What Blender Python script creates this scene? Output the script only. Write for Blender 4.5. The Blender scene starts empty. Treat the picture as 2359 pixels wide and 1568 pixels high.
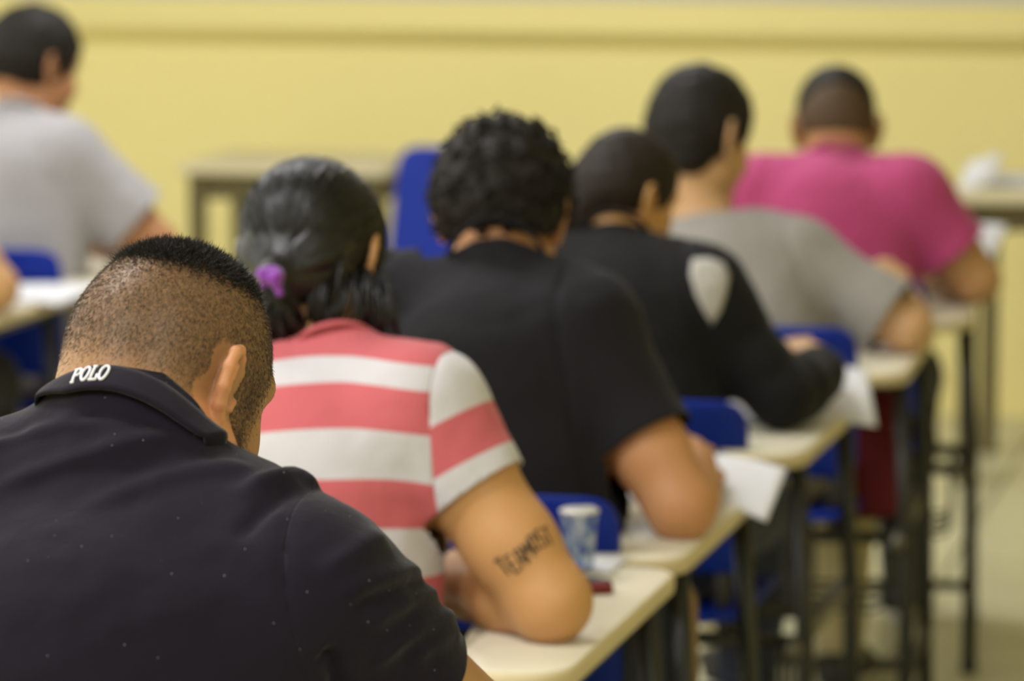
import bpy, bmesh, math, random
import numpy as np
from mathutils import Vector, Matrix

sc = bpy.context.scene
COL = sc.collection
R = math.radians

# ------------------------------------------------------------------ camera
cam_d = bpy.data.cameras.new('camera')
cam = bpy.data.objects.new('camera', cam_d)
COL.objects.link(cam)
cam.location = (0.0, 0.0, 1.67)
cam.rotation_euler = (R(90) - math.atan(1149 / 8900), 0.0, R(13))
cam_d.sensor_width = 36.0
cam_d.lens = 8900 / 2359 * 36.0
cam_d.clip_start = 0.05
cam_d.dof.use_dof = True
cam_d.dof.focus_distance = 3.40
cam_d.dof.aperture_fstop = 5.0
sc.camera = cam

# ------------------------------------------------------------------ world, exposure
sc.view_settings.view_transform = 'Standard'
sc.view_settings.look = 'None'
sc.view_settings.gamma = 1.0
sc.view_settings.use_curve_mapping = False
sc.view_settings.exposure = -0.04
sc.cycles.use_denoising = True
w = bpy.data.worlds.new('sky')
sc.world = w
w.use_nodes = True
w.node_tree.nodes['Background'].inputs[0].default_value = (0.75, 0.86, 1.0, 1)
w.node_tree.nodes['Background'].inputs[1].default_value = 1.0


def area_light(name, loc, sx, sy, watts, colour, rot=(0, 0, 0)):
    l = bpy.data.lights.new(name, 'AREA')
    l.shape = 'RECTANGLE'
    l.size, l.size_y = sx, sy
    l.energy = watts
    l.color = colour
    o = bpy.data.objects.new(name, l)
    o.location = loc
    o.rotation_euler = rot
    COL.objects.link(o)
    return o


# unseen fluorescent ceiling fittings: (x, y), rearmost and right-hand one added for fill; the fitting bodies are built further down
LAMPS = [(-2.2, -1.6), (-2.2, 0.9), (-2.2, 3.4), (-2.2, 5.9), (-2.2, 8.7), (-5.2, -0.4), (-5.2, 3.4), (-5.2, 7.2), (0.8, 0.9)]
CEIL = 3.1
for i, (x, y) in enumerate(LAMPS):
    area_light('fluorescent_light', (x, y, CEIL - 0.125), 1.2, 0.24, 52, (0.97, 0.97, 1.0))
# area lamps added just inside the unseen left-wall windows, in place of daylight
for y in (1.6, 5.0, 8.4):
    area_light('window_fill', (-6.38, y, 1.95), 1.9, 1.3, 22, (0.86, 0.93, 1.0), (0, R(-90), 0))

# ------------------------------------------------------------------ materials
MATS = {}


def nodes_of(m):
    m.use_nodes = True
    return m.node_tree.nodes, m.node_tree.links


def principled(name, colour, rough=0.5, spec=0.5, noise=None, bump=None, metallic=0.0, sheen=0.0,
               sub=0.0, alpha=None, trans=0.0, coat=0.0):
    """noise = (scale, amount, detail) tints the colour; bump = (scale, strength, distance)."""
    if name in MATS:
        return MATS[name]
    m = bpy.data.materials.new(name)
    n, l = nodes_of(m)
    b = n['Principled BSDF']
    b.inputs['Base Color'].default_value = (*colour, 1)
    b.inputs['Roughness'].default_value = rough
    b.inputs['Specular IOR Level'].default_value = spec
    b.inputs['Metallic'].default_value = metallic
    b.inputs['Coat Weight'].default_value = coat
    if sheen:
        b.inputs['Sheen Weight'].default_value = sheen
        b.inputs['Sheen Roughness'].default_value = 0.5
    if sub:
        b.inputs['Subsurface Weight'].default_value = sub
        b.inputs['Subsurface Radius'].default_value = (0.012, 0.005, 0.003)
        b.inputs['Subsurface Scale'].default_value = 0.5
    if trans:
        b.inputs['Transmission Weight'].default_value = trans
    tc = n.new('ShaderNodeTexCoord')
    if noise:
        t = n.new('ShaderNodeTexNoise')
        t.inputs['Scale'].default_value = noise[0]
        t.inputs['Detail'].default_value = noise[2] if len(noise) > 2 else 3
        l.new(tc.outputs['Object'], t.inputs['Vector'])
        mx = n.new('ShaderNodeMixRGB')
        a = noise[1]
        mx.inputs[1].default_value = (*[c * (1 - a) for c in colour], 1)
        mx.inputs[2].default_value = (*[min(1, c * (1 + a)) for c in colour], 1)
        l.new(t.outputs['Fac'], mx.inputs[0])
        l.new(mx.outputs[0], b.inputs['Base Color'])
    if bump:
        t2 = n.new('ShaderNodeTexNoise')
        t2.inputs['Scale'].default_value = bump[0]
        t2.inputs['Detail'].default_value = 4
        l.new(tc.outputs['Object'], t2.inputs['Vector'])
        bp = n.new('ShaderNodeBump')
        bp.inputs['Strength'].default_value = bump[1]
        bp.inputs['Distance'].default_value = bump[2]
        l.new(t2.outputs['Fac'], bp.inputs['Height'])
        l.new(bp.outputs[0], b.inputs['Normal'])
    MATS[name] = m
    return m


def srgb(r, g, b):
    f = lambda c: (c / 255 / 12.92) if c / 255 <= 0.04045 else ((c / 255 + 0.055) / 1.055) ** 2.4
    return (f(r), f(g), f(b))


WALL = principled('yellow wall paint', (0.82, 0.72, 0.315), 0.55, 0.3, (0.7, 0.05, 4), (90, 0.12, 0.004))
WALLTOP = principled('pale grey paint', (0.55, 0.53, 0.47), 0.6, 0.3, (0.8, 0.05, 4))
CEILM = principled('white ceiling paint', (0.68, 0.67, 0.63), 0.8, 0.2, (1.0, 0.03))
FLOORT = principled('cream terrazzo tile', (0.56, 0.53, 0.34), 0.35, 0.4, (2.3, 0.16, 6))
GROUT = principled('grey tile joint', (0.22, 0.2, 0.14), 0.8, 0.2, (30, 0.1))
BLUE = principled('blue polypropylene', (0.001, 0.020, 0.27), 0.42, 0.22, (4, 0.06), (260, 0.08, 0.001))
BLACK = principled('black painted steel', (0.012, 0.011, 0.010), 0.42, 0.5, (20, 0.2))
CREAM = principled('cream laminate', (0.74, 0.69, 0.54), 0.38, 0.4, (6, 0.03, 5))
EDGE = principled('cream plastic edging', (0.60, 0.50, 0.30), 0.5, 0.4, (8, 0.05))
PAPER = principled('white paper', (0.66, 0.66, 0.69), 0.8, 0.2, (40, 0.01))
WHITE = principled('white enamel', (0.78, 0.78, 0.76), 0.4, 0.4, (5, 0.02))
WOODT = principled('beige table laminate', (0.62, 0.55, 0.36), 0.5, 0.3, (5, 0.06, 5))
OLIVE = principled('brown table frame', (0.10, 0.08, 0.028), 0.55, 0.4, (10, 0.1))


def emission(name, colour, strength):
    m = bpy.data.materials.new(name)
    n, l = nodes_of(m)
    b = n['Principled BSDF']
    b.inputs['Emission Color'].default_value = (*colour, 1)
    b.inputs['Emission Strength'].default_value = strength
    b.inputs['Base Color'].default_value = (0.8, 0.8, 0.8, 1)
    return m


# ------------------------------------------------------------------ mesh helpers
def tag(o, label=None, cat=None, group=None, kind=None):
    if label:
        o['label'] = label
    if cat:
        o['category'] = cat
    if group:
        o['group'] = group
    if kind:
        o['kind'] = kind
    return o


def empty(name, loc=(0, 0, 0), rz=0.0):
    o = bpy.data.objects.new(name, None)
    o.empty_display_size = 0.1
    o.location = loc
    o.rotation_euler = (0, 0, rz)
    COL.objects.link(o)
    return o


def link_mesh(name, me, mat, parent=None, smooth=True):
    if mat is not None:
        me.materials.append(mat)
    o = bpy.data.objects.new(name, me)
    COL.objects.link(o)
    if parent is not None:
        o.parent = parent
    if smooth and len(me.polygons):
        me.polygons.foreach_set('use_smooth', np.ones(len(me.polygons), dtype=bool))
    return o


def obj(name, bm, mat, parent=None, smooth=False):
    bmesh.ops.recalc_face_normals(bm, faces=bm.faces[:])
    me = bpy.data.meshes.new(name)
    bm.to_mesh(me)
    bm.free()
    return link_mesh(name, me, mat, parent, smooth)


def np_mesh(name, V, Q):
    """fast mesh from numpy vertices (n,3) and faces (m,k)."""
    me = bpy.data.meshes.new(name)
    k = Q.shape[1]
    me.vertices.add(len(V))
    me.vertices.foreach_set('co', np.ascontiguousarray(V, dtype=np.float32).ravel())
    me.loops.add(Q.size)
    me.loops.foreach_set('vertex_index', np.ascontiguousarray(Q, dtype=np.int32).ravel())
    me.polygons.add(len(Q))
    me.polygons.foreach_set('loop_start', np.arange(0, Q.size, k, dtype=np.int32))
    me.update(calc_edges=True)
    return me


def add_box(bm, lo, hi, bevel=0.0):
    vs = [bm.verts.new((x, y, z)) for z in (lo[2], hi[2]) for y in (lo[1], hi[1]) for x in (lo[0], hi[0])]
    fs = [bm.faces.new([vs[i] for i in f]) for f in
          ((0, 2, 3, 1), (4, 5, 7, 6), (0, 1, 5, 4), (2, 6, 7, 3), (0, 4, 6, 2), (1, 3, 7, 5))]
    if bevel:
        es = list({e for f in fs for e in f.edges})
        bmesh.ops.bevel(bm, geom=es, offset=bevel, segments=2, affect='EDGES', profile=0.5)
    return bm


def box(lo, hi, bevel=0.0):
    return add_box(bmesh.new(), lo, hi, bevel)


def add_tube(bm, pts, r, seg=10, cap=True):
    """a tube through pts; r a number or one radius per point."""
    P = [Vector(p) for p in pts]
    rr = r if isinstance(r, (list, tuple)) else [r] * len(P)
    rings = []
    t0 = (P[1] - P[0]).normalized()
    ref = Vector((0, 0, 1)) if abs(t0.z) < 0.9 else Vector((1, 0, 0))
    n = t0.cross(ref).normalized()
    for i, p in enumerate(P):
        if i == 0:
            t = (P[1] - P[0]).normalized()
        elif i == len(P) - 1:
            t = (P[-1] - P[-2]).normalized()
        else:
            t = ((P[i + 1] - p).normalized() + (p - P[i - 1]).normalized()).normalized()
        n = (n - t * n.dot(t)).normalized()
        b = t.cross(n)
        rings.append([bm.verts.new(p + (n * math.cos(a) + b * math.sin(a)) * rr[i])
                      for a in [2 * math.pi * k / seg for k in range(seg)]])
    for a, b in zip(rings, rings[1:]):
        for k in range(seg):
            bm.faces.new((a[k], a[(k + 1) % seg], b[(k + 1) % seg], b[k]))
    if cap:
        bm.faces.new(rings[0][::-1])
        bm.faces.new(rings[-1])
    return bm


def tube(pts, r, seg=10):
    return add_tube(bmesh.new(), pts, r, seg)


def round_path(pts, rad, n=5):
    """polyline with its inner corners rounded."""
    P = [Vector(p) for p in pts]
    out = [P[0]]
    for a, b, c in zip(P, P[1:], P[2:]):
        u, v = (a - b), (c - b)
        d = min(rad, u.length * 0.49, v.length * 0.49)
        s, e = b + u.normalized() * d, b + v.normalized() * d
        for k in range(n + 1):
            t = k / n
            out.append(s * (1 - t) ** 2 + b * 2 * t * (1 - t) + e * t * t)
    out.append(P[-1])
    return out


def round_outline(corners, radii, n=6):
    """closed 2-D outline with rounded corners."""
    m = len(corners)
    out = []
    for i in range(m):
        a, b, c = Vector(corners[i - 1]), Vector(corners[i]), Vector(corners[(i + 1) % m])
        u, v = a - b, c - b
        d = min(radii[i], u.length * 0.49, v.length * 0.49)
        s, e = b + u.normalized() * d, b + v.normalized() * d
        for k in range(n + 1):
            t = k / n
            out.append(s * (1 - t) ** 2 + b * 2 * t * (1 - t) + e * t * t)
    return out


def plate(outline, thick, fn=None, rounding=0.004, rings=(1.0, 0.9, 0.75, 0.55, 0.3)):
    """slab with a rounded rim from a closed 2-D outline; fn maps (u, v, w) to 3-D."""
    fn = fn or (lambda u, v, w_: (u, v, w_))
    bm = bmesh.new()
    c = sum(outline, Vector((0, 0))) / len(outline)
    L = len(outline)

    def ring(scale, inset, w_):
        r_ = []
        for i, p in enumerate(outline):
            q = p
            if inset:
                d = (p - c)
                q = p - d.normalized() * inset
            q = c + (q - c) * scale
            r_.append(bm.verts.new(fn(q.x, q.y, w_)))
        return r_
    prof = []
    for s in rings[::-1]:
        prof.append((s, rounding if s == 1.0 else rounding, 0.0))
    seq = [ring(s, i, thick / 2) for s, i, _ in prof]
    for a in (45, 0, -45):
        seq.append(ring(1.0, rounding * (1 - math.cos(R(a))), thick / 2 - rounding + rounding * math.sin(R(a))
                        if a >= 0 else -thick / 2 + rounding - rounding * math.sin(R(-a))))
    seq += [ring(s, i, -thick / 2) for s, i, _ in prof[::-1]]
    for a, b in zip(seq, seq[1:]):
        for k in range(L):
            bm.faces.new((a[k], a[(k + 1) % L], b[(k + 1) % L], b[k]))
    for rg, w_ in ((seq[0], thick / 2), (seq[-1], -thick / 2)):
        cv = bm.verts.new(fn(c.x, c.y, w_))
        for k in range(L):
            bm.faces.new((rg[k], rg[(k + 1) % L], cv))
    return bm


def copy_tree(o, parent=None):
    c = o.copy()
    COL.objects.link(c)
    c.parent = parent
    for ch in o.children:
        copy_tree(ch, c)
    return c


# ------------------------------------------------------------------ the room
X0, X1, Y0, Y1 = -6.4, 2.4, -4.6, 11.2


def struct(name, bm, mat, parent=None, smooth=False):
    o = obj(name, bm, mat, parent, smooth)
    if parent is None:
        tag(o, kind='structure')
    return o


# floor: joint bed with tiles laid in it; the tiles beside and behind the class are single pieces
floor = struct('floor', box((X0, Y0, -0.1), (X1, Y1, -0.006)), GROUT)
tag(floor, 'cream speckled tile floor of the classroom', 'floor')
TS = 0.6
tile_me = None
far_bm = bmesh.new()
nx = int(round((X1 - X0) / TS))
for ix in range(nx + 1):
    for iy in range(int((Y1 - Y0) / TS) + 1):
        x, y = X0 + ix * TS, Y0 + iy * TS
        hx, hy = min(TS, X1 - x) - 0.008, min(TS, Y1 - y) - 0.008
        if hx < 0.02 or hy < 0.02:
            continue
        full = hx > 0.59 and hy > 0.59
        if -2.2 < x < 0.2 and 5.0 < y < 11.2 and full:
            if tile_me is None:
                t = obj('floor_tile', box((0, 0, -0.012), (hx, hy, 0), 0.002), FLOORT, floor)
                tile_me = t.data
            else:
                t = bpy.data.objects.new('floor_tile', tile_me)
                COL.objects.link(t)
                t.parent = floor
            t.location = (x + 0.004, y + 0.004, random.Random(ix * 31 + iy).uniform(-0.0006, 0.0006))
        else:
            add_box(far_bm, (x + 0.004, y + 0.004, -0.012), (x + 0.004 + hx, y + 0.004 + hy, 0))
tag(obj('floor_tiles', far_bm, FLOORT, floor), kind='stuff')

struct('ceiling', box((X0, Y0, CEIL), (X1, Y1, CEIL + 0.1)), CEILM)
# far wall: yellow lower part, sloped projecting ledge, pale wall above
struct('wall_far', box((X0, Y1, 0), (X1, Y1 + 0.15, 1.2)), WALL)
struct('wall_far_upper', box((X0, Y1 + 0.02, 1.2), (X1, Y1 + 0.15, CEIL)), WALLTOP)
bm = bmesh.new()
prof = [(Y1, 1.062), (Y1 - 0.055, 1.108), (Y1 - 0.06, 1.118), (Y1 - 0.052, 1.126), (Y1 + 0.02, 1.196), (Y1 + 0.02, 1.06)]
ra = [bm.verts.new((X0, y, z)) for y, z in prof]
rb = [bm.verts.new((X1, y, z)) for y, z in prof]
for k in range(len(prof)):
    bm.faces.new((ra[k], rb[k], rb[(k + 1) % len(prof)], ra[(k + 1) % len(prof)]))
bm.faces.new(ra)
bm.faces.new(rb[::-1])
struct('trim_1', bm, WALL)
struct('wall_right', box((X1, Y0, 0), (X1 + 0.15, Y1, CEIL)), WALL)
struct('wall_near', box((X0, Y0 - 0.15, 0), (X1, Y0, CEIL)), WALL)
# left wall with three window openings
bm = bmesh.new()
WY = [(0.6, 2.6), (4.0, 6.0), (7.4, 9.4)]
add_box(bm, (X0 - 0.15, Y0, 0), (X0, Y1, 1.25))
add_box(bm, (X0 - 0.15, Y0, 2.65), (X0, Y1, CEIL))
ys = [Y0] + [v for p in WY for v in p] + [Y1]
for a, b in zip(ys[0::2], ys[1::2]):
    add_box(bm, (X0 - 0.15, a, 1.25), (X0, b, 2.65))
struct('wall_left', bm, WALL)
GLASS = principled('window glass', (0.9, 0.95, 1.0), 0.05, 0.5, trans=1.0)
for i, (a, b) in enumerate(WY):
    wroot = empty('window_%d' % (i + 1), (X0 - 0.08, (a + b) / 2, 1.25))
    tag(wroot, kind='structure')
    h = (b - a) / 2
    bm = bmesh.new()
    for lo, hi in (((-.03, -h, 0), (.03, h, .05)), ((-.03, -h, 1.35), (.03, h, 1.4)), ((-.03, -h, .05), (.03, -h + .05, 1.35)),
                   ((-.03, h - .05, .05), (.03, h, 1.35)), ((-.03, -.025, .05), (.03, .025, 1.35))):
        add_box(bm, lo, hi)
    obj('window_frame', bm, WHITE, wroot)
    for s in (-1, 1):
        obj('pane', box((-.003, min(s * .025, s * (h - .05)), .05), (.003, max(s * .025, s * (h - .05)), 1.35)), GLASS, wroot)
for nm, lo, hi in (('baseboard_far', (X0, Y1 - .012, 0), (X1, Y1, .06)), ('baseboard_right', (X1 - .012, Y0, 0), (X1, Y1, .06)),
                   ('baseboard_left', (X0, Y0, 0), (X0 + .012, Y1, .06))):
    struct(nm, box(lo, hi, 0.003), WALL)

# ceiling fittings
TUBE = emission('lit fluorescent diffuser', (0.97, 0.97, 1.0), 6.0)
lamp0 = None
for i, (x, y) in enumerate(LAMPS):
    if lamp0 is None:
        lamp0 = empty('ceiling_light')
        bm = bmesh.new()
        add_box(bm, (-.65, -.16, -.06), (.65, .16, 0), 0.006)
        obj('lamp_housing', bm, WHITE, lamp0)
        for s in (-1, 1):
            obj('lamp_tube', tube([(-.59, s * .07, -.085), (.59, s * .07, -.085)], 0.014, 10), TUBE, lamp0, True)
            for e in (-1, 1):
                obj('lamp_socket', box((e * .605 - .014, s * .07 - .016, -.104), (e * .605 + .014, s * .07 + .016, -.055), .003), WHITE, lamp0)
        o = lamp0
    else:
        o = copy_tree(lamp0)
    o.location = (x, y, CEIL)
    row = 'over the window side' if x < -4 else ('over the aisle beside the class' if x < -1 else 'added as fill over the right-hand side of the room')
    line = sorted([q for p, q in LAMPS if p == x], reverse=True)
    nth = ('nearest the yellow wall', 'second from the yellow wall', 'third from the yellow wall', 'fourth from the yellow wall', 'added as fill farthest from the yellow wall')
    tag(o, 'twin tube ceiling fitting %s, %s' % (row, nth[line.index(y)]), 'ceiling light', 'fluorescent ceiling fittings')

# ------------------------------------------------------------------ tablet-arm chairs
def rect_outline(w_, h_, r_):
    return round_outline([(-w_ / 2, -h_ / 2), (w_ / 2, -h_ / 2), (w_ / 2, h_ / 2), (-w_ / 2, h_ / 2)], [r_] * 4)


RAIL = principled('olive-grey steel rail', (.11, .10, .065), .38, .5, (14, .25))  # right-hand side rail, paler than the black frame


def make_chair():
    root = empty('tablet_chair')
    # seat: dished plastic shell with a rolled front edge
    def seat_fn(u, v, w_):
        z = 0.438 + 0.35 * u * u + 0.10 * v * v + w_
        if v > 0.12:
            z -= (v - 0.12) ** 2 * 3.2
        return (u, v + 0.0, z)
    obj('seat', plate(rect_outline(0.42, 0.41, 0.07), 0.014, seat_fn, 0.006), BLUE, root, True)
    # backrest: bowed shell, leaning back a little
    def back_fn(u, v, w_):
        y = -0.205 - 0.16 * (v) + 0.75 * u * u + w_
        if v > 0.105:
            y -= (v - 0.105) ** 2 * 6
        return (u, y, 0.685 + v)
    ol = round_outline([(-.208, -.168), (.208, -.168), (.212, .115), (-.212, .115)], [.035, .035, .05, .05])
    obj('backrest', plate(ol, 0.016, back_fn, 0.007), BLUE, root, True)
    r_ = 0.0125
    for s in (-1, 1):      # uprights that carry the backrest
        p = round_path([(s * .165, .12, .405), (s * .165, -.143, .405), (s * .165, -.150, .60)], .06)
        obj('back_post', tube(p, r_), BLACK, root, True)
    # left legs
    obj('leg', tube(round_path([(-.165, -.12, .40), (-.20, -.19, .40), (-.215, -.235, 0.012)], .03), r_), BLACK, root, True)
    obj('leg', tube(round_path([(-.165, .12, .40), (-.20, .17, .40), (-.215, .215, 0.012)], .03), r_), BLACK, root, True)
    # right legs go up to the writing tablet
    obj('leg', tube(round_path([(.305, -.20, .012), (.303, -.17, .40), (.285, -.15, .697)], .05), 0.0145), BLACK, root, True)
    obj('leg', tube(round_path([(.305, .36, .012), (.303, .345, .40), (.288, .33, .697)], .05), 0.0145), BLACK, root, True)
    # rails
    obj('side_rail', tube([(.288, -.19, .405), (.288, .37, .405)], 0.0140), RAIL, root, True)
    obj('side_rail', tube([(-.205, -.20, .395), (-.205, .18, .395)], 0.0125), BLACK, root, True)
    obj('crossbar', tube([(-.205, -.13, .405), (.28, -.13, .405)], r_), BLACK, root, True)
    obj('crossbar', tube([(-.205, .12, .405), (.28, .12, .405)], r_), BLACK, root, True)
    obj('stretcher', tube([(.304, -.185, .14), (.304, .35, .14)], 0.011), BLACK, root, True)
    obj('stretcher', tube([(-.211, -.222, .14), (-.211, .205, .14)], 0.011), BLACK, root, True)
    obj('stretcher', tube([(-.211, .0, .14), (.304, .0, .14)], 0.011), BLACK, root, True)
    for k in range(4):     # wire rack below the seat
        y = -.14 + k * .085
        obj('rack_wire', tube(round_path([(-.185, y, .40), (-.185, y, .27), (.262, y, .27), (.262, y, .40)], .03), 0.0045, 6), BLACK, root, True)
    obj('tablet_bracket', tube([(.283, -.15, .69), (.286, .33, .69)], 0.011), BLACK, root, True)
    for x, y in ((-.215, -.236), (-.215, .216), (.305, -.2), (.305, .36)):
        obj('foot_cap', tube([(x, y, 0), (x, y, .03)], [.018, .016], 10), BLACK, root, True)
    # writing tablet: narrow arm at the back, wide board in front
    tl = round_outline([(.155, -.225), (.302, -.225), (.312, .46), (-.11, .46), (-.12, .30), (.160, .15)],
                       [.085, .10, .055, .06, .07, .09], 7)
    obj('tablet_edge', plate(tl, 0.024, lambda u, v, w_: (u, v, .708 + w_), 0.007, (1.0, .8, .5)), EDGE, root, True)
    tl2 = [p + (Vector((.12, .12)) - p) * 0.018 for p in tl]
    obj('tablet_board', plate(tl2, 0.004, lambda u, v, w_: (u, v, .7195 + w_), 0.0015, (1.0, .8, .5)), CREAM, root, True)
    return root


TABLET_Z = 0.7215
P_BASE = dict(navy=(-1.03, 2.93), striped=(-1.22, 4.47), charcoal=(-1.22, 5.20), black=(-1.20, 6.12), grey=(-1.17, 7.07),
              pink=(-1.15, 7.86), white=(-3.02, 8.03), edge=(-3.05, 7.30))
CH_LABEL = dict(
    navy='blue tablet chair under the man in the navy polo shirt',
    striped='blue tablet chair under the woman in the striped shirt',
    charcoal='blue tablet chair of the curly-haired person in the charcoal shirt',
    black='blue tablet chair under the woman in the black top',
    grey='blue tablet chair of the person in the grey shirt',
    pink='blue tablet chair under the person in the pink shirt',
    white='blue tablet chair of the person in the white shirt',
    edge='blue tablet chair at the left edge of the photo behind the white shirt')
chair0 = make_chair()
for i, k in enumerate(P_BASE):
    c = chair0 if i == 0 else copy_tree(chair0)
    c.location = (*P_BASE[k], 0)
    c.rotation_euler = (0, 0, R(dict(grey=3, pink=6).get(k, 0)))
    if k == 'striped':      # this sitter's seat stands a little further from the board
        for ch in c.children:
            if ch.name.split('.')[0] in ('seat', 'backrest', 'back_post'):
                ch.location.x -= .055
    tag(c, CH_LABEL[k], 'chair', 'blue tablet-arm chairs')


# ------------------------------------------------------------------ tables by the far wall
def table(name, x0, x1, y0, y1, h, label, legs):
    t = empty(name, ((x0 + x1) / 2, (y0 + y1) / 2, 0))
    a, b = (x1 - x0) / 2, (y1 - y0) / 2
    ol = rect_outline(2 * a, 2 * b, .02)
    obj('tabletop', plate(ol, .028, lambda u, v, w_: (u, v, h - .014 + w_), .005, (1.0, .6)), WOODT, t, True)
    for s in (-1, 1):
        obj('apron', box((-a + .05, s * (b - .045) - .012, h - .10), (a - .05, s * (b - .045) + .012, h - .028), .002), OLIVE, t)
        obj('apron', box((s * (a - .05) - .012, -b + .06, h - .10), (s * (a - .05) + .012, b - .06, h - .028), .002), OLIVE, t)
    for sx in (-1, 1):
        for sy in (-1, 1):
            x, y = sx * (a - .05), sy * (b - .045)
            obj('leg', box((x - .022, y - .022, 0), (x + .022, y + .022, h - .028), .004), OLIVE, t)
    tag(t, label, 'table', 'tables along the yellow wall')
    return t


table('side_table', -3.36, -2.74, 10.35, 10.85, .77, 'beige table with brown frame standing left against the yellow wall', 4)
table('teacher_table', -1.14, .25, 9.95, 10.6, .77, 'beige table on the right carrying white papers, cut off by the photo edge', 4)
# white things on the right-hand table: a folded sheet standing up, a flat pile
def sheet(name, outline, fn, thick, mat, label, cat, group=None, bend=(1.0, .75, .5, .25)):
    o = obj(name, plate(outline, thick, fn, min(.0006, thick * .45), bend), mat, None, True)
    return tag(o, label, cat, group)


bm = bmesh.new()
add_box(bm, (-1.08, 10.17, .772), (-.92, 10.34, .79), .004)
o = obj('paper_stack', bm, PAPER)
tag(o, 'low stack of white paper on the right-hand table', 'paper')
sheet('folded_sheet', rect_outline(.12, .11, .004),
      lambda u, v, w_: (-1.075 + u * .75 + v * .25, 10.10 + .25 * v + 3 * u * u + w_ * .9, .812 + v * .7 + u * .22), .003, PAPER,
      'white sheet standing folded on the right-hand table', 'paper')
bm = bmesh.new()
add_box(bm, (-.80, 10.12, .772), (-.60, 10.34, .795), .004)
tag(obj('paper_stack', bm, PAPER), 'white paper pile on the right-hand table at the photo edge', 'paper')


# blue moulded chair standing near the far wall
def blue_shell_chair():
    t = empty('blue_chair', (-2.45, 10.0, 0), R(180))
    def bf(u, v, w_):
        return (u * (1.0 - .25 * v), -.20 - .18 * v + .5 * u * u + w_, .645 + v)
    obj('backrest', plate(rect_outline(.47, .40, .06), .02, bf, .008), BLUE, t, True)
    obj('seat', plate(rect_outline(.46, .43, .07), .02, lambda u, v, w_: (u, v, .43 + .2 * u * u + w_), .008), BLUE, t, True)
    for sx in (-1, 1):
        for sy in (-1, 1):
            top = .43 if sy > 0 else .60
            p = [(sx * .19, sy * .17, .425), (sx * .215, sy * .215, 0.0)]
            obj('leg', tube(p, .013), BLACK, t, True)
        obj('back_post', tube([(sx * .19, -.17, .42), (sx * .19, -.232, .80)], .012), BLACK, t, True)
    tag(t, 'blue chair standing alone before the yellow wall, half behind the curly head', 'chair')


blue_shell_chair()


# ------------------------------------------------------------------ papers and small things on the tablets
def tablet_paper(cx, cy, w_, h_, rz, label, droop=None, z=TABLET_Z + .0035, curl=0.0):
    """sheet lying on a tablet; droop = (px, nx, ny, rate): bends down past a line."""
    c, s = math.cos(rz), math.sin(rz)

    def fn(u, v, t_):
        x, y = u * c - v * s, u * s + v * c
        zz = z + t_ + curl * (u / w_ + .5) ** 2
        if droop:
            d = x * droop[1] + y * droop[2] - droop[0]
            if d > 0:
                zz -= droop[3] * d * d / (d + .03)
        return (cx + x, cy + y, zz)
    ol = rect_outline(w_, h_, .002)
    # straight sides split so the sheet can bend
    pts = []
    for i, p in enumerate(ol):
        q = ol[(i + 1) % len(ol)]
        n = max(1, int((q - p).length / .03))
        pts += [p + (q - p) * (k / n) for k in range(n)]
    o = obj('paper_sheet', plate(pts, .0012, fn, .0005, (1.0, .85, .7, .55, .4, .2)), PAPER, None, True)
    return tag(o, label, 'paper', 'exam sheets on the tablets')


def quad_sheet(A, B, C, D, bulge, label, n=10, thick=.0015, group='exam sheets on the tablets'):
    """paper spanned by four corners with a soft bulge."""
    A, B, C, D = map(Vector, (A, B, C, D))
    bm = bmesh.new()
    nrm = (B - A).cross(D - A).normalized()
    lay = []
    for s in (0, 1):
        g = []
        for i in range(n + 1):
            row = []
            for j in range(n + 1):
                u, v = i / n, j / n
                p = (A * (1 - u) + B * u) * (1 - v) + (D * (1 - u) + C * u) * v
                p = p + nrm * (bulge * 4 * u * (1 - u) * (0.4 + .6 * v) - s * thick)
                row.append(bm.verts.new(p))
            g.append(row)
        lay.append(g)
    for s, g in enumerate(lay):
        for i in range(n):
            for j in range(n):
                f = (g[i][j], g[i + 1][j], g[i + 1][j + 1], g[i][j + 1])
                bm.faces.new(f if s == 0 else f[::-1])
    rim = [(i, 0) for i in range(n)] + [(n, j) for j in range(n)] + [(i, n) for i in range(n, 0, -1)] + [(0, j) for j in range(n, 0, -1)]
    for k in range(len(rim)):
        a, b = rim[k], rim[(k + 1) % len(rim)]
        bm.faces.new((lay[0][a[0]][a[1]], lay[1][a[0]][a[1]], lay[1][b[0]][b[1]], lay[0][b[0]][b[1]]))
    o = obj('paper_sheet', bm, PAPER, None, True)
    return tag(o, label, 'paper', group)


quad_sheet((-.962, 5.425, .7265), (-.872, 5.40, .704), (-.868, 5.56, .755), (-1.02, 5.62, .765), .006,
           'white exam sheet jutting over the tablet of the person in charcoal')
quad_sheet((-.985, 6.27, .7265), (-.838, 6.33, .706), (-.885, 6.55, .766), (-.955, 6.56, .772), .005,
           'white exam sheet at the elbow of the woman in black, jutting over the tablet')
quad_sheet((-1.27, 5.40, .7245), (-1.07, 5.40, .7245), (-1.07, 5.60, .726), (-1.27, 5.60, .726), .002,
           'white sheet half hidden beneath the arm of the person in charcoal')
quad_sheet((-1.10, 6.20, .7245), (-1.00, 6.19, .7245), (-1.00, 6.44, .726), (-1.12, 6.45, .726), .002,
           'white sheet beside the sleeve of the woman in black, flat on the tablet')
quad_sheet((-1.10, 4.86, .7245), (-.99, 4.87, .7245), (-.985, 4.962, .726), (-1.13, 4.962, .726), .001,
           'white paper under the sealed water cup')
quad_sheet((-2.83, 7.52, .7245), (-2.69, 7.50, .7245), (-2.70, 7.80, .728), (-2.90, 7.82, .728), .002,
           'white sheet on the tablet at the left edge of the photo')


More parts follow.
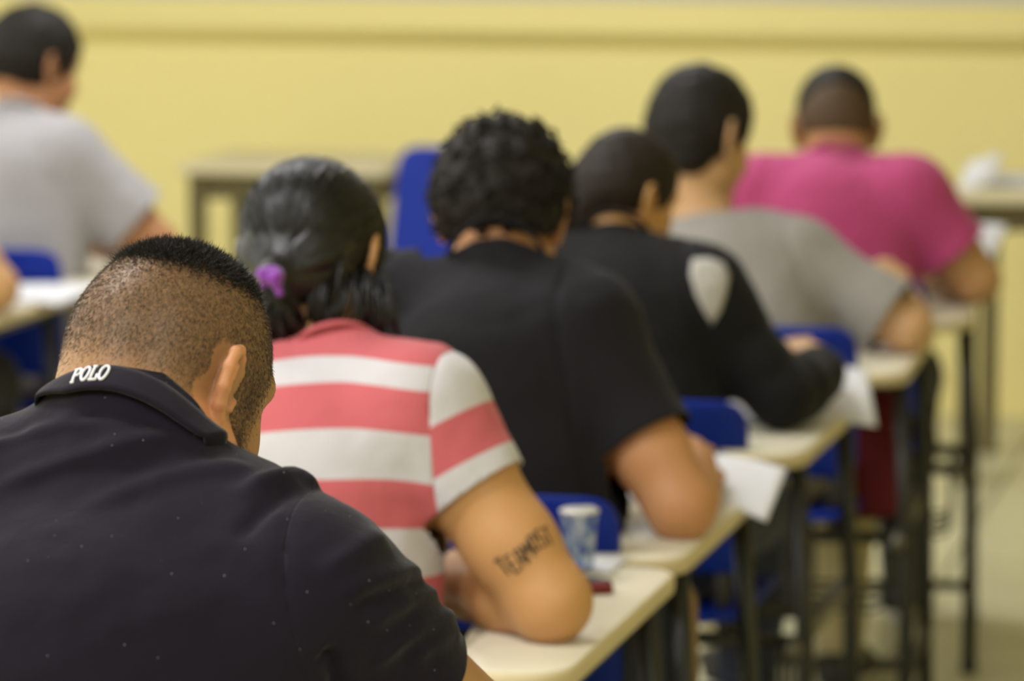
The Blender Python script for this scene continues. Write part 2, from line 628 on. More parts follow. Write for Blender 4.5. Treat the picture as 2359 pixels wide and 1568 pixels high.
quad_sheet((-.97, 8.12, .7275), (-.87, 8.14, .7275), (-.828, 8.36, .845), (-.905, 8.35, .848), .004,
           'white sheet rising behind the elbow of the person in pink')


# sealed water cups
def make_cup():
    cup = empty('water_cup')
    m = bpy.data.materials.new('clear plastic with blue print')
    n, l = nodes_of(m)
    b = n['Principled BSDF']
    b.inputs['Roughness'].default_value = .15
    b.inputs['Transmission Weight'].default_value = .55
    b.inputs['IOR'].default_value = 1.15
    tc = n.new('ShaderNodeTexCoord')
    vo = n.new('ShaderNodeTexNoise')
    vo.inputs['Scale'].default_value = 55
    vo.inputs['Detail'].default_value = 2
    l.new(tc.outputs['Object'], vo.inputs['Vector'])
    rp = n.new('ShaderNodeValToRGB')
    e = rp.color_ramp.elements
    e[0].position, e[0].color = .40, (.10, .16, .55, 1)
    e[1].position, e[1].color = .58, (.80, .88, .95, 1)
    x = e.new(.48)
    x.color = (.45, .60, .75, 1)
    l.new(vo.outputs['Fac'], rp.inputs['Fac'])
    l.new(rp.outputs['Color'], b.inputs['Base Color'])
    prof = [(0, 0), (.022, 0), (.0235, .003), (.0285, .055), (.0285, .058), (.0315, .062), (.0315, .066), (.0295, .067)]
    bm = bmesh.new()
    S = 28
    rings = [[bm.verts.new((r_ * math.cos(2 * math.pi * k / S), r_ * math.sin(2 * math.pi * k / S), z)) for k in range(S)] for r_, z in prof[1:]]
    for a, c in zip(rings, rings[1:]):
        for k in range(S):
            bm.faces.new((a[k], a[(k + 1) % S], c[(k + 1) % S], c[k]))
    bm.faces.new(rings[0][::-1])
    obj('cup_body', bm, m, cup, True)
    FOIL = principled('silver white foil lid', (.72, .70, .66), .35, .5, (60, .08), (120, .3, .002), metallic=.25)
    bm = bmesh.new()
    pr = [(.0325, .0665), (.033, .068), (.030, .0695), (.015, .0700)]
    rings = [[bm.verts.new((r_ * math.cos(2 * math.pi * k / S), r_ * math.sin(2 * math.pi * k / S), z)) for k in range(S)] for r_, z in pr]
    for a, c in zip(rings, rings[1:]):
        for k in range(S):
            bm.faces.new((a[k], a[(k + 1) % S], c[(k + 1) % S], c[k]))
    bm.faces.new(rings[0][::-1])
    bm.faces.new(rings[-1])
    lid = obj('foil_lid', bm, FOIL, cup, True)
    bm = bmesh.new()
    add_box(bm, (.026, -.008, .0672), (.046, .008, .0680))
    obj('pull_tab', bm, FOIL, cup)
    return cup


cup0 = make_cup()
cup0.location = (-1.035, 4.875, TABLET_Z + .0055)
cup0.rotation_euler = (0, 0, R(80))
tag(cup0, 'small sealed water cup with blue print beside the tattooed arm', 'cup', 'sealed water cups')
cup0.scale = (.80, .80, 1.12)
c2 = copy_tree(cup0)
c2.location = (-2.845, 8.02, TABLET_Z + .0005)
c2.rotation_euler = (0, 0, R(200))
tag(c2, 'sealed water cup on the tablet of the person in white', 'cup', 'sealed water cups')

# dark red eraser and black pen cap on the striped woman's tablet
RED = principled('dark red rubber', (.16, .012, .010), .6, .3, (50, .1))
bm = box((-.022, -.012, 0), (.022, .012, .012), .003)
o = obj('eraser', bm, RED)
o.location = (-.985, 4.735, TABLET_Z + .0005)
o.rotation_euler = (0, 0, R(25))
tag(o, 'dark red eraser lying beside the tattooed elbow', 'eraser')
bm = bmesh.new()
add_tube(bm, [(0, 0, .005), (.045, 0, .005), (.05, 0, .005)], [.005, .005, .003], 10)
add_box(bm, (.002, -.001, .0098), (.034, .001, .0112))
o = obj('pen_cap', bm, BLACK, None, True)
o.location = (-1.02, 4.79, TABLET_Z + .0005)
o.rotation_euler = (0, 0, R(-15))
tag(o, 'black pen cap between the red eraser and the water cup', 'pen cap')

# ------------------------------------------------------------------ implicit-surface modelling for people and cloth
V3 = lambda *a: np.array(a, dtype=np.float64)


def unit(v):
    v = np.asarray(v, float)
    return v / (np.linalg.norm(v) + 1e-12)


def smin(a, b, k):
    if k <= 0:
        return np.minimum(a, b)
    h = np.maximum(k - np.abs(a - b), 0.0) / k
    return np.minimum(a, b) - h * h * k * 0.25


class Cone:
    """tapered capsule a-b."""
    def __init__(s, a, b, ra, rb, k=0.02, flat=None):
        s.a, s.b, s.ra, s.rb, s.k = np.asarray(a, float), np.asarray(b, float), ra, rb, k
        m = max(ra, rb)
        s.lo, s.hi = np.minimum(s.a, s.b) - m, np.maximum(s.a, s.b) + m

    def d(s, P):
        ab = s.b - s.a
        t = np.clip(((P - s.a) @ ab) / (ab @ ab + 1e-12), 0, 1)
        q = P - s.a - t[..., None] * ab
        return np.sqrt(np.einsum('...i,...i', q, q)) - (s.ra + (s.rb - s.ra) * t)


class Ell:
    """ellipsoid with half axes r; the rows of M are its axes."""
    def __init__(s, c, r, M=None, k=0.02):
        s.c, s.r, s.k = np.asarray(c, float), np.asarray(r, float), k
        s.M = np.eye(3) if M is None else np.asarray(M, float)
        e = np.sqrt(((s.M * s.r[:, None]) ** 2).sum(0))
        s.lo, s.hi = s.c - e, s.c + e

    def d(s, P):
        q = (P - s.c) @ s.M.T
        a = q / s.r
        k0 = np.sqrt(np.einsum('...i,...i', a, a)) + 1e-9
        b = a / s.r
        k1 = np.sqrt(np.einsum('...i,...i', b, b)) + 1e-9
        return k0 * (k0 - 1.0) / k1


class Sub:
    """carve prim out of what came before."""
    def __init__(s, prim, k=0.01):
        s.p, s.k, s.lo, s.hi = prim, k, prim.lo, prim.hi


def field(prims, P, far=0.3, disp=None):
    F = np.full(P.shape[:-1], far)
    for p in prims:
        if isinstance(p, Sub):
            F = -smin(-F, p.p.d(P), p.k)
        else:
            F = smin(F, p.d(P), p.k)
    return F


def grid_field(prims, lo, hi, h):
    lo = np.asarray(lo, float)
    n = np.ceil((np.asarray(hi) - lo) / h).astype(int) + 1
    F = np.full(n, 0.3, dtype=np.float32)
    ax = [lo[i] + h * np.arange(n[i]) for i in range(3)]
    for p in prims:
        m = p.k + 3 * h
        i0 = np.maximum(np.floor((p.lo - m - lo) / h).astype(int), 0)
        i1 = np.minimum(np.ceil((p.hi + m - lo) / h).astype(int) + 1, n)
        if (i1 <= i0).any():
            continue
        sl = tuple(slice(a, b) for a, b in zip(i0, i1))
        P = np.stack(np.meshgrid(ax[0][sl[0]], ax[1][sl[1]], ax[2][sl[2]], indexing='ij'), -1)
        if isinstance(p, Sub):
            F[sl] = -smin(-F[sl], p.p.d(P).astype(np.float32), p.k)
        else:
            F[sl] = smin(F[sl], p.d(P).astype(np.float32), p.k)
    return F, lo


def surface_nets(F, lo, h):
    S = F < 0
    c = np.zeros(tuple(np.array(F.shape) - 1), dtype=np.int8)
    for i in (0, 1):
        for j in (0, 1):
            for k in (0, 1):
                c += S[i:S.shape[0] - 1 + i, j:S.shape[1] - 1 + j, k:S.shape[2] - 1 + k]
    mask = (c > 0) & (c < 8)
    I = np.argwhere(mask)
    if len(I) == 0:
        return np.zeros((0, 3)), np.zeros((0, 4), int)
    ids = np.full(mask.shape, -1, dtype=np.int32)
    ids[mask] = np.arange(len(I))
    off = np.array([(i, j, k) for i in (0, 1) for j in (0, 1) for k in (0, 1)])
    val = np.stack([F[I[:, 0] + o[0], I[:, 1] + o[1], I[:, 2] + o[2]] for o in off], 1)
    acc = np.zeros((len(I), 3))
    cnt = np.zeros(len(I))
    for a in range(8):
        for b in range(a + 1, 8):
            if np.abs(off[a] - off[b]).sum() != 1:
                continue
            va, vb = val[:, a], val[:, b]
            x = (va < 0) != (vb < 0)
            t = np.where(x, va / np.where(va - vb == 0, 1, va - vb), 0)
            acc += np.where(x[:, None], off[a] + t[:, None] * (off[b] - off[a]), 0)
            cnt += x
    V = lo + h * (I + acc / cnt[:, None])
    Q = []
    for ax in range(3):
        u, v = (ax + 1) % 3, (ax + 2) % 3
        s0 = [slice(None)] * 3
        s1 = [slice(None)] * 3
        s0[ax], s1[ax] = slice(0, -1), slice(1, None)
        A, B = S[tuple(s0)], S[tuple(s1)]
        E_ = np.argwhere(A != B)
        E_ = E_[(E_[:, u] > 0) & (E_[:, v] > 0) & (E_[:, u] < F.shape[u] - 1) & (E_[:, v] < F.shape[v] - 1)]
        if not len(E_):
            continue
        flip = A[E_[:, 0], E_[:, 1], E_[:, 2]]
        q = []
        for du, dv in ((-1, -1), (0, -1), (0, 0), (-1, 0)):
            e = E_.copy()
            e[:, u] += du
            e[:, v] += dv
            q.append(ids[e[:, 0], e[:, 1], e[:, 2]])
        q = np.stack(q, 1)
        q[~flip] = q[~flip][:, ::-1]
        Q.append(q)
    return V, np.concatenate(Q)


def relax(V, Q, n=2, lam=0.5, fixed=None):
    E_ = np.concatenate([Q[:, [0, 1]], Q[:, [1, 2]], Q[:, [2, 3]], Q[:, [3, 0]]])
    cnt = np.bincount(E_[:, 0], minlength=len(V)) + np.bincount(E_[:, 1], minlength=len(V))
    for it in range(n):
        for l_ in (lam, -lam * 1.03):
            A = np.stack([np.bincount(E_[:, 0], V[E_[:, 1], i], len(V)) + np.bincount(E_[:, 1], V[E_[:, 0], i], len(V)) for i in range(3)], 1)
            D = A / np.maximum(cnt, 1)[:, None] - V
            if fixed is not None:
                D[fixed] = 0
            V = V + l_ * D
    return V


def vnormals(V, Q):
    n = np.cross(V[Q[:, 2]] - V[Q[:, 0]], V[Q[:, 3]] - V[Q[:, 1]])
    N = np.stack([sum(np.bincount(Q[:, k], n[:, i], len(V)) for k in range(4)) for i in range(3)], 1)
    return N / (np.linalg.norm(N, axis=1)[:, None] + 1e-12)


def compact(V, Q, *attrs):
    used = np.unique(Q)
    m = np.full(len(V), -1)
    m[used] = np.arange(len(used))
    return (V[used], m[Q]) + tuple(a[used] for a in attrs)


def polygonise(prims, h, fine=(), smooth=1, lo=None, hi=None):
    """surface of a primitive list; fine = [(lo, hi, h2)] boxes are remeshed at h2."""
    L = np.min([p.lo for p in prims if not isinstance(p, Sub)], 0) - 3 * h if lo is None else np.asarray(lo, float)
    H = np.max([p.hi for p in prims if not isinstance(p, Sub)], 0) + 3 * h if hi is None else np.asarray(hi, float)
    F, l0 = grid_field(prims, L, H, h)
    V, Q = surface_nets(F, l0, h)
    if smooth:
        V = relax(V, Q, smooth)
    parts = []
    for a, b, _ in fine:
        a, b = np.asarray(a), np.asarray(b)
        ins = ((V > a + 1.6 * h) & (V < b - 1.6 * h)).all(1)
        Q = Q[~ins[Q].all(1)]
    V, Q = compact(V, Q)
    Vs, Qs, n = [V], [Q], len(V)
    for a, b, h2 in fine:
        F2, l2 = grid_field(prims, a, b, h2)
        v, q = surface_nets(F2, l2, h2)
        if smooth:
            e = np.concatenate([q[:, [0, 1]], q[:, [1, 2]], q[:, [2, 3]], q[:, [3, 0]]])
            key = np.sort(e, 1)
            _, inv, ct = np.unique(key[:, 0].astype(np.int64) * len(v) + key[:, 1], return_inverse=True, return_counts=True)
            fx = np.unique(e[ct[inv] == 1])
            v = relax(v, q, smooth, 0.5, fx)
        Vs.append(v)
        Qs.append(q + n)
        n += len(v)
    return np.concatenate(Vs), np.concatenate(Qs)


def cut(V, Q, fn, h):
    """keep the part of the surface where fn < 0; faces that straddle the line are split along it (gives triangles)."""
    T = np.concatenate([Q[:, [0, 1, 2]], Q[:, [0, 2, 3]]]) if Q.shape[1] == 4 else Q
    g = fn(V)
    ins = g < 0
    n = ins[T].sum(1)
    out = [T[n == 3]]
    newV = []
    base = len(V)
    mix = []
    for k in (1, 2):
        t = T[n == k]
        if not len(t):
            continue
        odd = ins[t] if k == 1 else ~ins[t]          # the corner that stands alone
        r0 = odd.argmax(1)
        a = t[np.arange(len(t)), r0]
        b = t[np.arange(len(t)), (r0 + 1) % 3]
        c_ = t[np.arange(len(t)), (r0 + 2) % 3]
        mix.append((k, a, b, c_))
    if mix:
        E_ = np.concatenate([np.stack([m[1], m[2]], 1) for m in mix] + [np.stack([m[1], m[3]], 1) for m in mix])
        E_ = np.sort(E_, 1)
        key, inv = np.unique(E_[:, 0].astype(np.int64) * len(V) + E_[:, 1], return_inverse=True)
        p, q = (key // len(V)).astype(int), (key % len(V)).astype(int)
        w_ = np.clip(g[p] / (g[p] - g[q] + 1e-15), .02, .98)
        V = np.concatenate([V, V[p] + (V[q] - V[p]) * w_[:, None]])
        inv = inv.ravel() + base
        m0 = sum(len(m[1]) for m in mix)
        o = 0
        for k, a, b, c_ in mix:
            ab, ac = inv[o:o + len(a)], inv[m0 + o:m0 + o + len(a)]
            o += len(a)
            if k == 1:
                out.append(np.stack([a, ab, ac], 1))
            else:
                out.append(np.stack([ab, b, c_], 1))
                out.append(np.stack([ab, c_, ac], 1))
    return V, np.concatenate(out)


def hash3(I, seed):
    n = (I[..., 0] * 374761393 + I[..., 1] * 668265263 + I[..., 2] * 2147483647 + seed * 1274126177) & 0x7fffffff
    n = (n ^ (n >> 13)) * 1274126177 & 0x7fffffff
    return ((n ^ (n >> 16)) & 0xffff) / 65535.0


def noise3(P, seed=0):
    P = np.asarray(P, float)
    I = np.floor(P).astype(np.int64)
    f = P - I
    f = f * f * (3 - 2 * f)
    r_ = 0
    for i in (0, 1):
        for j in (0, 1):
            for k in (0, 1):
                wgt = (f[..., 0] if i else 1 - f[..., 0]) * (f[..., 1] if j else 1 - f[..., 1]) * (f[..., 2] if k else 1 - f[..., 2])
                r_ = r_ + wgt * hash3(I + np.array([i, j, k]), seed)
    return r_ * 2 - 1


def vec_attr(me, name, A):
    A = np.asarray(A, np.float32)
    at = me.attributes.new(name, 'FLOAT_VECTOR' if A.ndim == 2 else 'FLOAT', 'POINT')
    at.data.foreach_set('vector' if A.ndim == 2 else 'value', np.ascontiguousarray(A).ravel())


def rot(yaw, pitch=0.0, roll=0.0):
    """rows = head axes right, forward, up. yaw to the right, pitch forward, roll to the right shoulder (degrees)."""
    y, p, r_ = R(-yaw), R(-pitch), R(roll)
    Rz = np.array([[math.cos(y), -math.sin(y), 0], [math.sin(y), math.cos(y), 0], [0, 0, 1]])
    Rx = np.array([[1, 0, 0], [0, math.cos(p), -math.sin(p)], [0, math.sin(p), math.cos(p)]])
    Ry = np.array([[math.cos(r_), 0, math.sin(r_)], [0, 1, 0], [-math.sin(r_), 0, math.cos(r_)]])
    return (Rz @ Rx @ Ry).T


# ------------------------------------------------------------------ head, hand and body primitives
def head_prims(c, M, s=1.0, wide=1.0, ear=1.0, jaw=1.0):
    T = lambda x, y, z: c + s * (np.array([x * wide, y, z]) @ M)
    E_ = lambda p, r_, k=.02: Ell(T(*p), s * np.array([r_[0] * wide, r_[1], r_[2]]), M, k)
    C_ = lambda a, b, ra, rb, k=.015: Cone(T(*a), T(*b), s * ra, s * rb, k)
    L = [E_((0, -.008, .045), (.077, .099, .087), .02),
         E_((0, -.045, .010), (.066, .062, .066), .03),
         E_((0, .034, -.012), (.066, .062, .088), .03)]
    for g in (-1, 1):
        L += [E_((g * .036, .055, -.034), (.030, .032, .032), .025),
              C_((g * .050 * jaw, .004, -.055), (g * .012, .074, -.097), .023 * jaw, .019, .025)]
    L += [E_((0, .082, -.098), (.022, .018, .018), .02),
          C_((-.036, .080, .034), (.036, .080, .034), .014, .014, .015),
          C_((0, .092, .018), (0, .113, -.024), .008, .013, .010),
          C_((-.011, .103, -.028), (.011, .103, -.028), .009, .009, .008),
          C_((-.017, .089, -.057), (.017, .089, -.057), .0075, .0075, .006),
          C_((-.014, .088, -.069), (.014, .088, -.069), .008, .008, .006)]
    for g in (-1, 1):
        L += [Sub(Ell(T(g * .031, .098, .012), s * np.array([.016, .012, .010]), M), .012),
              Ell(T(g * .031, .074, .012), s * np.array([.0135, .0125, .0125]), M, .004)]
    # ears
    for g in (-1, 1):
        def ep(u, v, o=0.0):      # u backwards, v up, o outwards
            q = max(u + .012, 0)
            return (g * (.0735 + .62 * q * ear + o), -.008 - u * ear, .004 + v * ear)
        hx = [(-.012, .006), (-.014, .020), (-.007, .031), (.005, .035), (.017, .030), (.0235, .016), (.0225, .000), (.016, -.014),
              (.007, -.025), (.000, -.031), (-.008, -.028)]
        rr = [.0035, .0042, .0045, .0048, .005, .005, .0048, .0048, .006, .0075, .006]
        L += [Ell(T(*ep(.003, .004, -.006)), s * ear * np.array([.0045, .017, .028]) , np.array([M[0] * 0.88 + M[1] * g * .47, -M[0] * g * .47 + M[1] * .88, M[2]]), .006)]
        for (a, b, ra, rb) in zip(hx, hx[1:], rr, rr[1:]):
            L.append(C_(ep(*a), ep(*b), ra * ear, rb * ear, .003))
        ah = [(.004, .022), (.011, .012), (.012, .0), (.008, -.012), (.000, -.017)]
        for a, b in zip(ah, ah[1:]):
            L.append(C_(ep(*a, .001), ep(*b, .001), .0035 * ear, .0038 * ear, .003))
        L.append(Sub(Ell(T(*ep(-.001, -.003, .006)), s * ear * np.array([.010, .0075, .012]), M), .004))
        L.append(C_(ep(-.013, -.004, .004), ep(-.010, -.011, .004), .004, .004, .004))
    return L


def hand_prims(wr, fdir, ndir, side, curl=(35, 45, 30), spread=1.0, s=1.0, thumb=0.4):
    """wr wrist, fdir along the fingers, ndir out of the back of the hand; side +1 right hand."""
    f = unit(fdir)
    n = unit(np.asarray(ndir) - f * (np.asarray(ndir) @ f))
    x = np.cross(f, n) * side         # towards the little finger side for a right hand
    x = -x
    M = np.array([x, f, n])
    P = lambda a, b, c: wr + s * (a * x + b * f + c * n)
    L = [Ell(P(0, .045, 0), s * np.array([.041, .052, .017]), M, .012),
         Cone(P(0, -.01, 0), P(0, .03, 0), s * .024, s * .027, .015)]
    for i, (xx, ln) in enumerate(((-.030, .070), (-.010, .079), (.010, .073), (.029, .057))):
        p = np.array([xx, .083 if i in (1, 2) else .077, .002])
        ang = 0.0
        r0 = .0092 - .0005 * (i == 3)
        for j, (fr, cu) in enumerate(zip((.46, .30, .24), curl)):
            ang += R(cu)
            q = p + ln * fr * np.array([xx * 1.2 * spread if j == 0 else 0, math.cos(ang), -math.sin(ang)])
            L.append(Cone(P(*p), P(*q), s * (r0 - .0008 * j), s * (r0 - .0008 * (j + 1)), .005))
            p = q
    p = np.array([-.030, .020, -.004])
    for ln, d in ((.040, (-.55, .75, -.35)), (.030, (-.1, .9, -.45)), (.024, (.25, .9, -.3))):
        d = unit(d)
        q = p + ln * d
        L.append(Cone(P(*p), P(*q), s * .0115, s * .0095, .008))
        p = q
    return L


def lerp(a, b, t):
    return np.asarray(a) * (1 - t) + np.asarray(b) * t


def torso_prims(S, grow=0.0, low=True):
    """spine and shoulder masses; grow widens them for cloth."""
    g, G = S.get('girth', 1.0), grow
    pel, c7 = V3(*S['pelvis']), V3(*S['c7'])
    shR, shL = V3(*S['shR']), V3(*S['shL'])
    ch = V3(*S['chest']) if 'chest' in S else lerp(pel, c7, .62) + V3(0, -.015, 0)
    wa = lerp(pel, ch, .5) + V3(0, -.01, 0)
    X = unit((shR - shL) * V3(1, 1, 0))
    up = unit(c7 - pel)
    Yv = unit(np.cross(up, X))
    M = np.array([X, Yv, np.cross(X, Yv)])
    w_ = S.get('wide', 1.0)
    bd = S.get('deep', 1.0)
    half = np.linalg.norm(shR - shL) / 2
    L = [Ell(pel, np.array([.178 * g, .125 * g * bd, .12]) + G, None, .05),
         Ell(wa + V3(0, .02 * bd, 0), np.array([.162 * g * w_, .118 * g * bd, .15]) + G, M, .08),
         Ell(ch + Yv * .02, np.array([.165 * g * w_, .118 * g * bd, .17]) + G, M, .08),
         Ell(lerp(ch, lerp(shR, shL, .5), .55) + Yv * .0, np.array([half * .86, .092 * g, .105]) + G, M, .07)]
    for sh in (shR, shL):
        a = c7 + V3(0, .03, -.045)
        m = lerp(a, sh, .55) + V3(0, .0, .002)
        L += [Cone(a, m, .052 * S.get('trap', 1.0) + G, .052 + G, .05), Cone(m, sh, .052 + G, .058 * S.get('arm', 1.0) + G, .05)]
    L += [Cone(c7 + V3(0, .03, -.06), c7 + V3(0, .035, -.012), .06 + G, .058 * S.get('neck', 1.0) + G * .5, .04)]
    return L


def arm_prims(S, side, grow=0.0, upto=1.0, hand=True, k=.03):
    a_ = S.get('arm', 1.0)
    sh, el, wr = (V3(*S[n + side]) for n in ('sh', 'el', 'wr'))
    L = [Cone(sh, lerp(sh, el, .3), .056 * a_ + grow, .051 * a_ + grow, .05),
         Cone(lerp(sh, el, .3), lerp(sh, el, .7), .051 * a_ + grow, .045 * a_ + grow, .02),
         Cone(lerp(sh, el, .7), el, .045 * a_ + grow, .041 * a_ + grow, .02)]
    if upto > 1:
        b = .5 * (1 + a_)
        L += [Cone(el, lerp(el, wr, .3), .041 * b + grow, .043 * b + grow, .018),
              Cone(lerp(el, wr, .3), lerp(el, wr, .75), .043 * b + grow, .031 * b + grow, .02),
              Cone(lerp(el, wr, .75), wr, .031 * b + grow, .0255 * b + grow, .02)]
    if hand:
        h = S['hand' + side]
        L += hand_prims(wr, h[0], h[1], 1 if side == 'R' else -1, h[2] if len(h) > 2 else (35, 45, 30))
    return L


def leg_prims(S, grow=0.0, feet=True):
    L = []
    g = .5 * (1 + S.get('girth', 1.0))
    pel = V3(*S['pelvis'])
    for sd in (-1, 1):
        hip = V3(pel[0] + sd * .088, pel[1] + .01, .535)
        kn = V3(S.get('kneex', 0) + sd * S.get('knee', .125), S.get('kneey', .40), .525)
        an = V3(S.get('kneex', 0) + sd * .115, S.get('kneey', .40) - .03, .085)
        L += [Cone(hip, kn, .078 * g + grow, .058 * g + grow, .03), Cone(kn, lerp(kn, an, .35), .058 * g + grow, .053 * g + grow, .02),
              Cone(lerp(kn, an, .35), an, .053 * g + grow, .036 + grow, .02)]
        if feet:
            L += [Cone(an - V3(0, 0, .02), an + V3(sd * .01, .13, -.05), .034, .024, .02)]
    return L

# ------------------------------------------------------------------ skin, hair and cloth materials
def skin_mat(name, colour, deep, fade=None):
    """skin with a slightly redder tone on ears and knuckles; fade darkens the shaved scalp of the navy man."""
    m = bpy.data.materials.new(name)
    n, l = nodes_of(m)
    b = n['Principled BSDF']
    b.inputs['Roughness'].default_value = .48
    b.inputs['Specular IOR Level'].default_value = .4
    b.inputs['Subsurface Weight'].default_value = .12
    b.inputs['Subsurface Radius'].default_value = (.010, .004, .002)
    b.inputs['Subsurface Scale'].default_value = .6
    tc = n.new('ShaderNodeTexCoord')
    t = n.new('ShaderNodeTexNoise')
    t.inputs['Scale'].default_value = 22
    t.inputs['Detail'].default_value = 6
    l.new(tc.outputs['Object'], t.inputs['Vector'])
    mx = n.new('ShaderNodeMixRGB')
    mx.inputs[1].default_value = (*colour, 1)
    mx.inputs[2].default_value = (*deep, 1)
    l.new(t.outputs['Fac'], mx.inputs[0])
    out = mx.outputs[0]
    if fade:
        at = n.new('ShaderNodeAttribute')
        at.attribute_name = 'hair_density'
        t3 = n.new('ShaderNodeTexNoise')
        t3.inputs['Scale'].default_value = 420
        t3.inputs['Detail'].default_value = 3
        l.new(tc.outputs['Object'], t3.inputs['Vector'])
        mr = n.new('ShaderNodeMapRange')
        mr.inputs['From Min'].default_value = .35
        mr.inputs['From Max'].default_value = .65
        mr.inputs['To Min'].default_value = .55
        mr.inputs['To Max'].default_value = 1.0
        l.new(t3.outputs['Fac'], mr.inputs['Value'])
        mu = n.new('ShaderNodeMath')
        mu.operation = 'MULTIPLY'
        l.new(at.outputs['Fac'], mu.inputs[0])
        l.new(mr.outputs[0], mu.inputs[1])
        m2 = n.new('ShaderNodeMixRGB')
        m2.inputs[2].default_value = (*fade, 1)
        l.new(mu.outputs[0], m2.inputs[0])
        l.new(out, m2.inputs[1])
        out = m2.outputs[0]
    if fade:
        ae = n.new('ShaderNodeAttribute')
        ae.attribute_name = 'ear'
        m3 = n.new('ShaderNodeMixRGB')
        m3.inputs[2].default_value = (.62, .29, .14, 1)
        l.new(ae.outputs['Fac'], m3.inputs[0])
        l.new(out, m3.inputs[1])
        out = m3.outputs[0]
    l.new(out, b.inputs['Base Color'])
    t2 = n.new('ShaderNodeTexNoise')
    t2.inputs['Scale'].default_value = 260
    t2.inputs['Detail'].default_value = 4
    l.new(tc.outputs['Object'], t2.inputs['Vector'])
    bp = n.new('ShaderNodeBump')
    bp.inputs['Strength'].default_value = .18
    bp.inputs['Distance'].default_value = .001
    l.new(t2.outputs['Fac'], bp.inputs['Height'])
    l.new(bp.outputs[0], b.inputs['Normal'])
    return m


def hair_mat(name, colour, rough=.42, spec=.5, var=.5):
    m = principled(name, colour, rough, spec, (70, var, 4), (160, .5, .002))
    return m


def cloth_mat(name, colour, rough=.85, sheen=.15, stripes=None, weave=900, lint=False, var=.08):
    m = bpy.data.materials.new(name)
    n, l = nodes_of(m)
    b = n['Principled BSDF']
    b.inputs['Roughness'].default_value = rough
    b.inputs['Specular IOR Level'].default_value = .2
    b.inputs['Sheen Weight'].default_value = sheen
    b.inputs['Sheen Roughness'].default_value = .4
    tc = n.new('ShaderNodeTexCoord')
    t = n.new('ShaderNodeTexNoise')
    t.inputs['Scale'].default_value = 14
    t.inputs['Detail'].default_value = 5
    l.new(tc.outputs['Object'], t.inputs['Vector'])
    mx = n.new('ShaderNodeMixRGB')
    mx.blend_type = 'MULTIPLY'
    mx.inputs[0].default_value = 1
    rp = n.new('ShaderNodeMapRange')
    rp.inputs['To Min'].default_value = 1 - var
    rp.inputs['To Max'].default_value = 1 + var
    l.new(t.outputs['Fac'], rp.inputs['Value'])
    l.new(rp.outputs[0], mx.inputs[2])
    if stripes:
        c1, c2, edges = stripes
        at = n.new('ShaderNodeAttribute')
        at.attribute_name = 'stripe'
        cr = n.new('ShaderNodeValToRGB')
        cr.color_ramp.interpolation = 'CONSTANT'
        els = cr.color_ramp.elements
        while len(els) > 1:
            els.remove(els[-1])
        els[0].position = 0
        els[0].color = (*edges[0][1], 1)
        for p, c in edges[1:]:
            e = els.new(p)
            e.color = (*c, 1)
        l.new(at.outputs['Fac'], cr.inputs['Fac'])
        l.new(cr.outputs['Color'], mx.inputs[1])
    else:
        mx.inputs[1].default_value = (*colour, 1)
    out = mx.outputs[0]
    if lint:
        v = n.new('ShaderNodeTexVoronoi')
        v.inputs['Scale'].default_value = 85
        v.inputs['Randomness'].default_value = 1
        l.new(tc.outputs['Object'], v.inputs['Vector'])
        lt = n.new('ShaderNodeMath')
        lt.operation = 'LESS_THAN'
        lt.inputs[1].default_value = .040
        l.new(v.outputs['Distance'], lt.inputs[0])
        m2 = n.new('ShaderNodeMixRGB')
        m2.inputs[2].default_value = (.30, .29, .34, 1)
        l.new(lt.outputs[0], m2.inputs[0])
        l.new(out, m2.inputs[1])
        out = m2.outputs[0]
    l.new(out, b.inputs['Base Color'])
    t2 = n.new('ShaderNodeTexVoronoi')
    t2.inputs['Scale'].default_value = weave
    l.new(tc.outputs['Object'], t2.inputs['Vector'])
    t3 = n.new('ShaderNodeTexNoise')
    t3.inputs['Scale'].default_value = 35
    t3.inputs['Detail'].default_value = 5
    l.new(tc.outputs['Object'], t3.inputs['Vector'])
    bp = n.new('ShaderNodeBump')
    bp.inputs['Strength'].default_value = .35
    bp.inputs['Distance'].default_value = .0006
    l.new(t2.outputs['Distance'], bp.inputs['Height'])
    bp2 = n.new('ShaderNodeBump')
    bp2.inputs['Strength'].default_value = .25
    bp2.inputs['Distance'].default_value = .006
    l.new(t3.outputs['Fac'], bp2.inputs['Height'])
    l.new(bp.outputs[0], bp2.inputs['Normal'])
    l.new(bp2.outputs[0], b.inputs['Normal'])
    return m


JEANS = cloth_mat('dark blue jeans', (.03, .035, .06), var=.3)
DARKT = cloth_mat('dark grey trousers', (.022, .022, .025), var=.2)
KHAKI = cloth_mat('khaki trousers', (.42, .36, .20), var=.1)
LIGHTT = cloth_mat('light grey trousers', (.45, .44, .46), var=.1)
SHOE = principled('dark shoe leather', (.02, .02, .022), .5, .4, (30, .2))
SOLE = principled('pale rubber sole', (.5, .48, .42), .8, .3, (30, .1))


# ------------------------------------------------------------------ garments
def add_solid(o, t):
    md = o.modifiers.new('cloth thickness', 'SOLIDIFY')
    md.thickness = t
    md.offset = -1
    md.use_even_offset = False


def cloth_obj(name, V, Q, mat, parent, thick=.0025, attrs=None, label=None):
    extra = []
    if attrs:
        V, Q, *extra = compact(V, Q, *attrs.values())
    else:
        V, Q = compact(V, Q)
    me = np_mesh(name, V, Q)
    if attrs:
        for k, a in zip(attrs, extra):
            vec_attr(me, k, a)
    o = link_mesh(name, me, mat, parent, True)
    if thick:
        add_solid(o, thick)
    if label:
        o['label'] = label
    return o


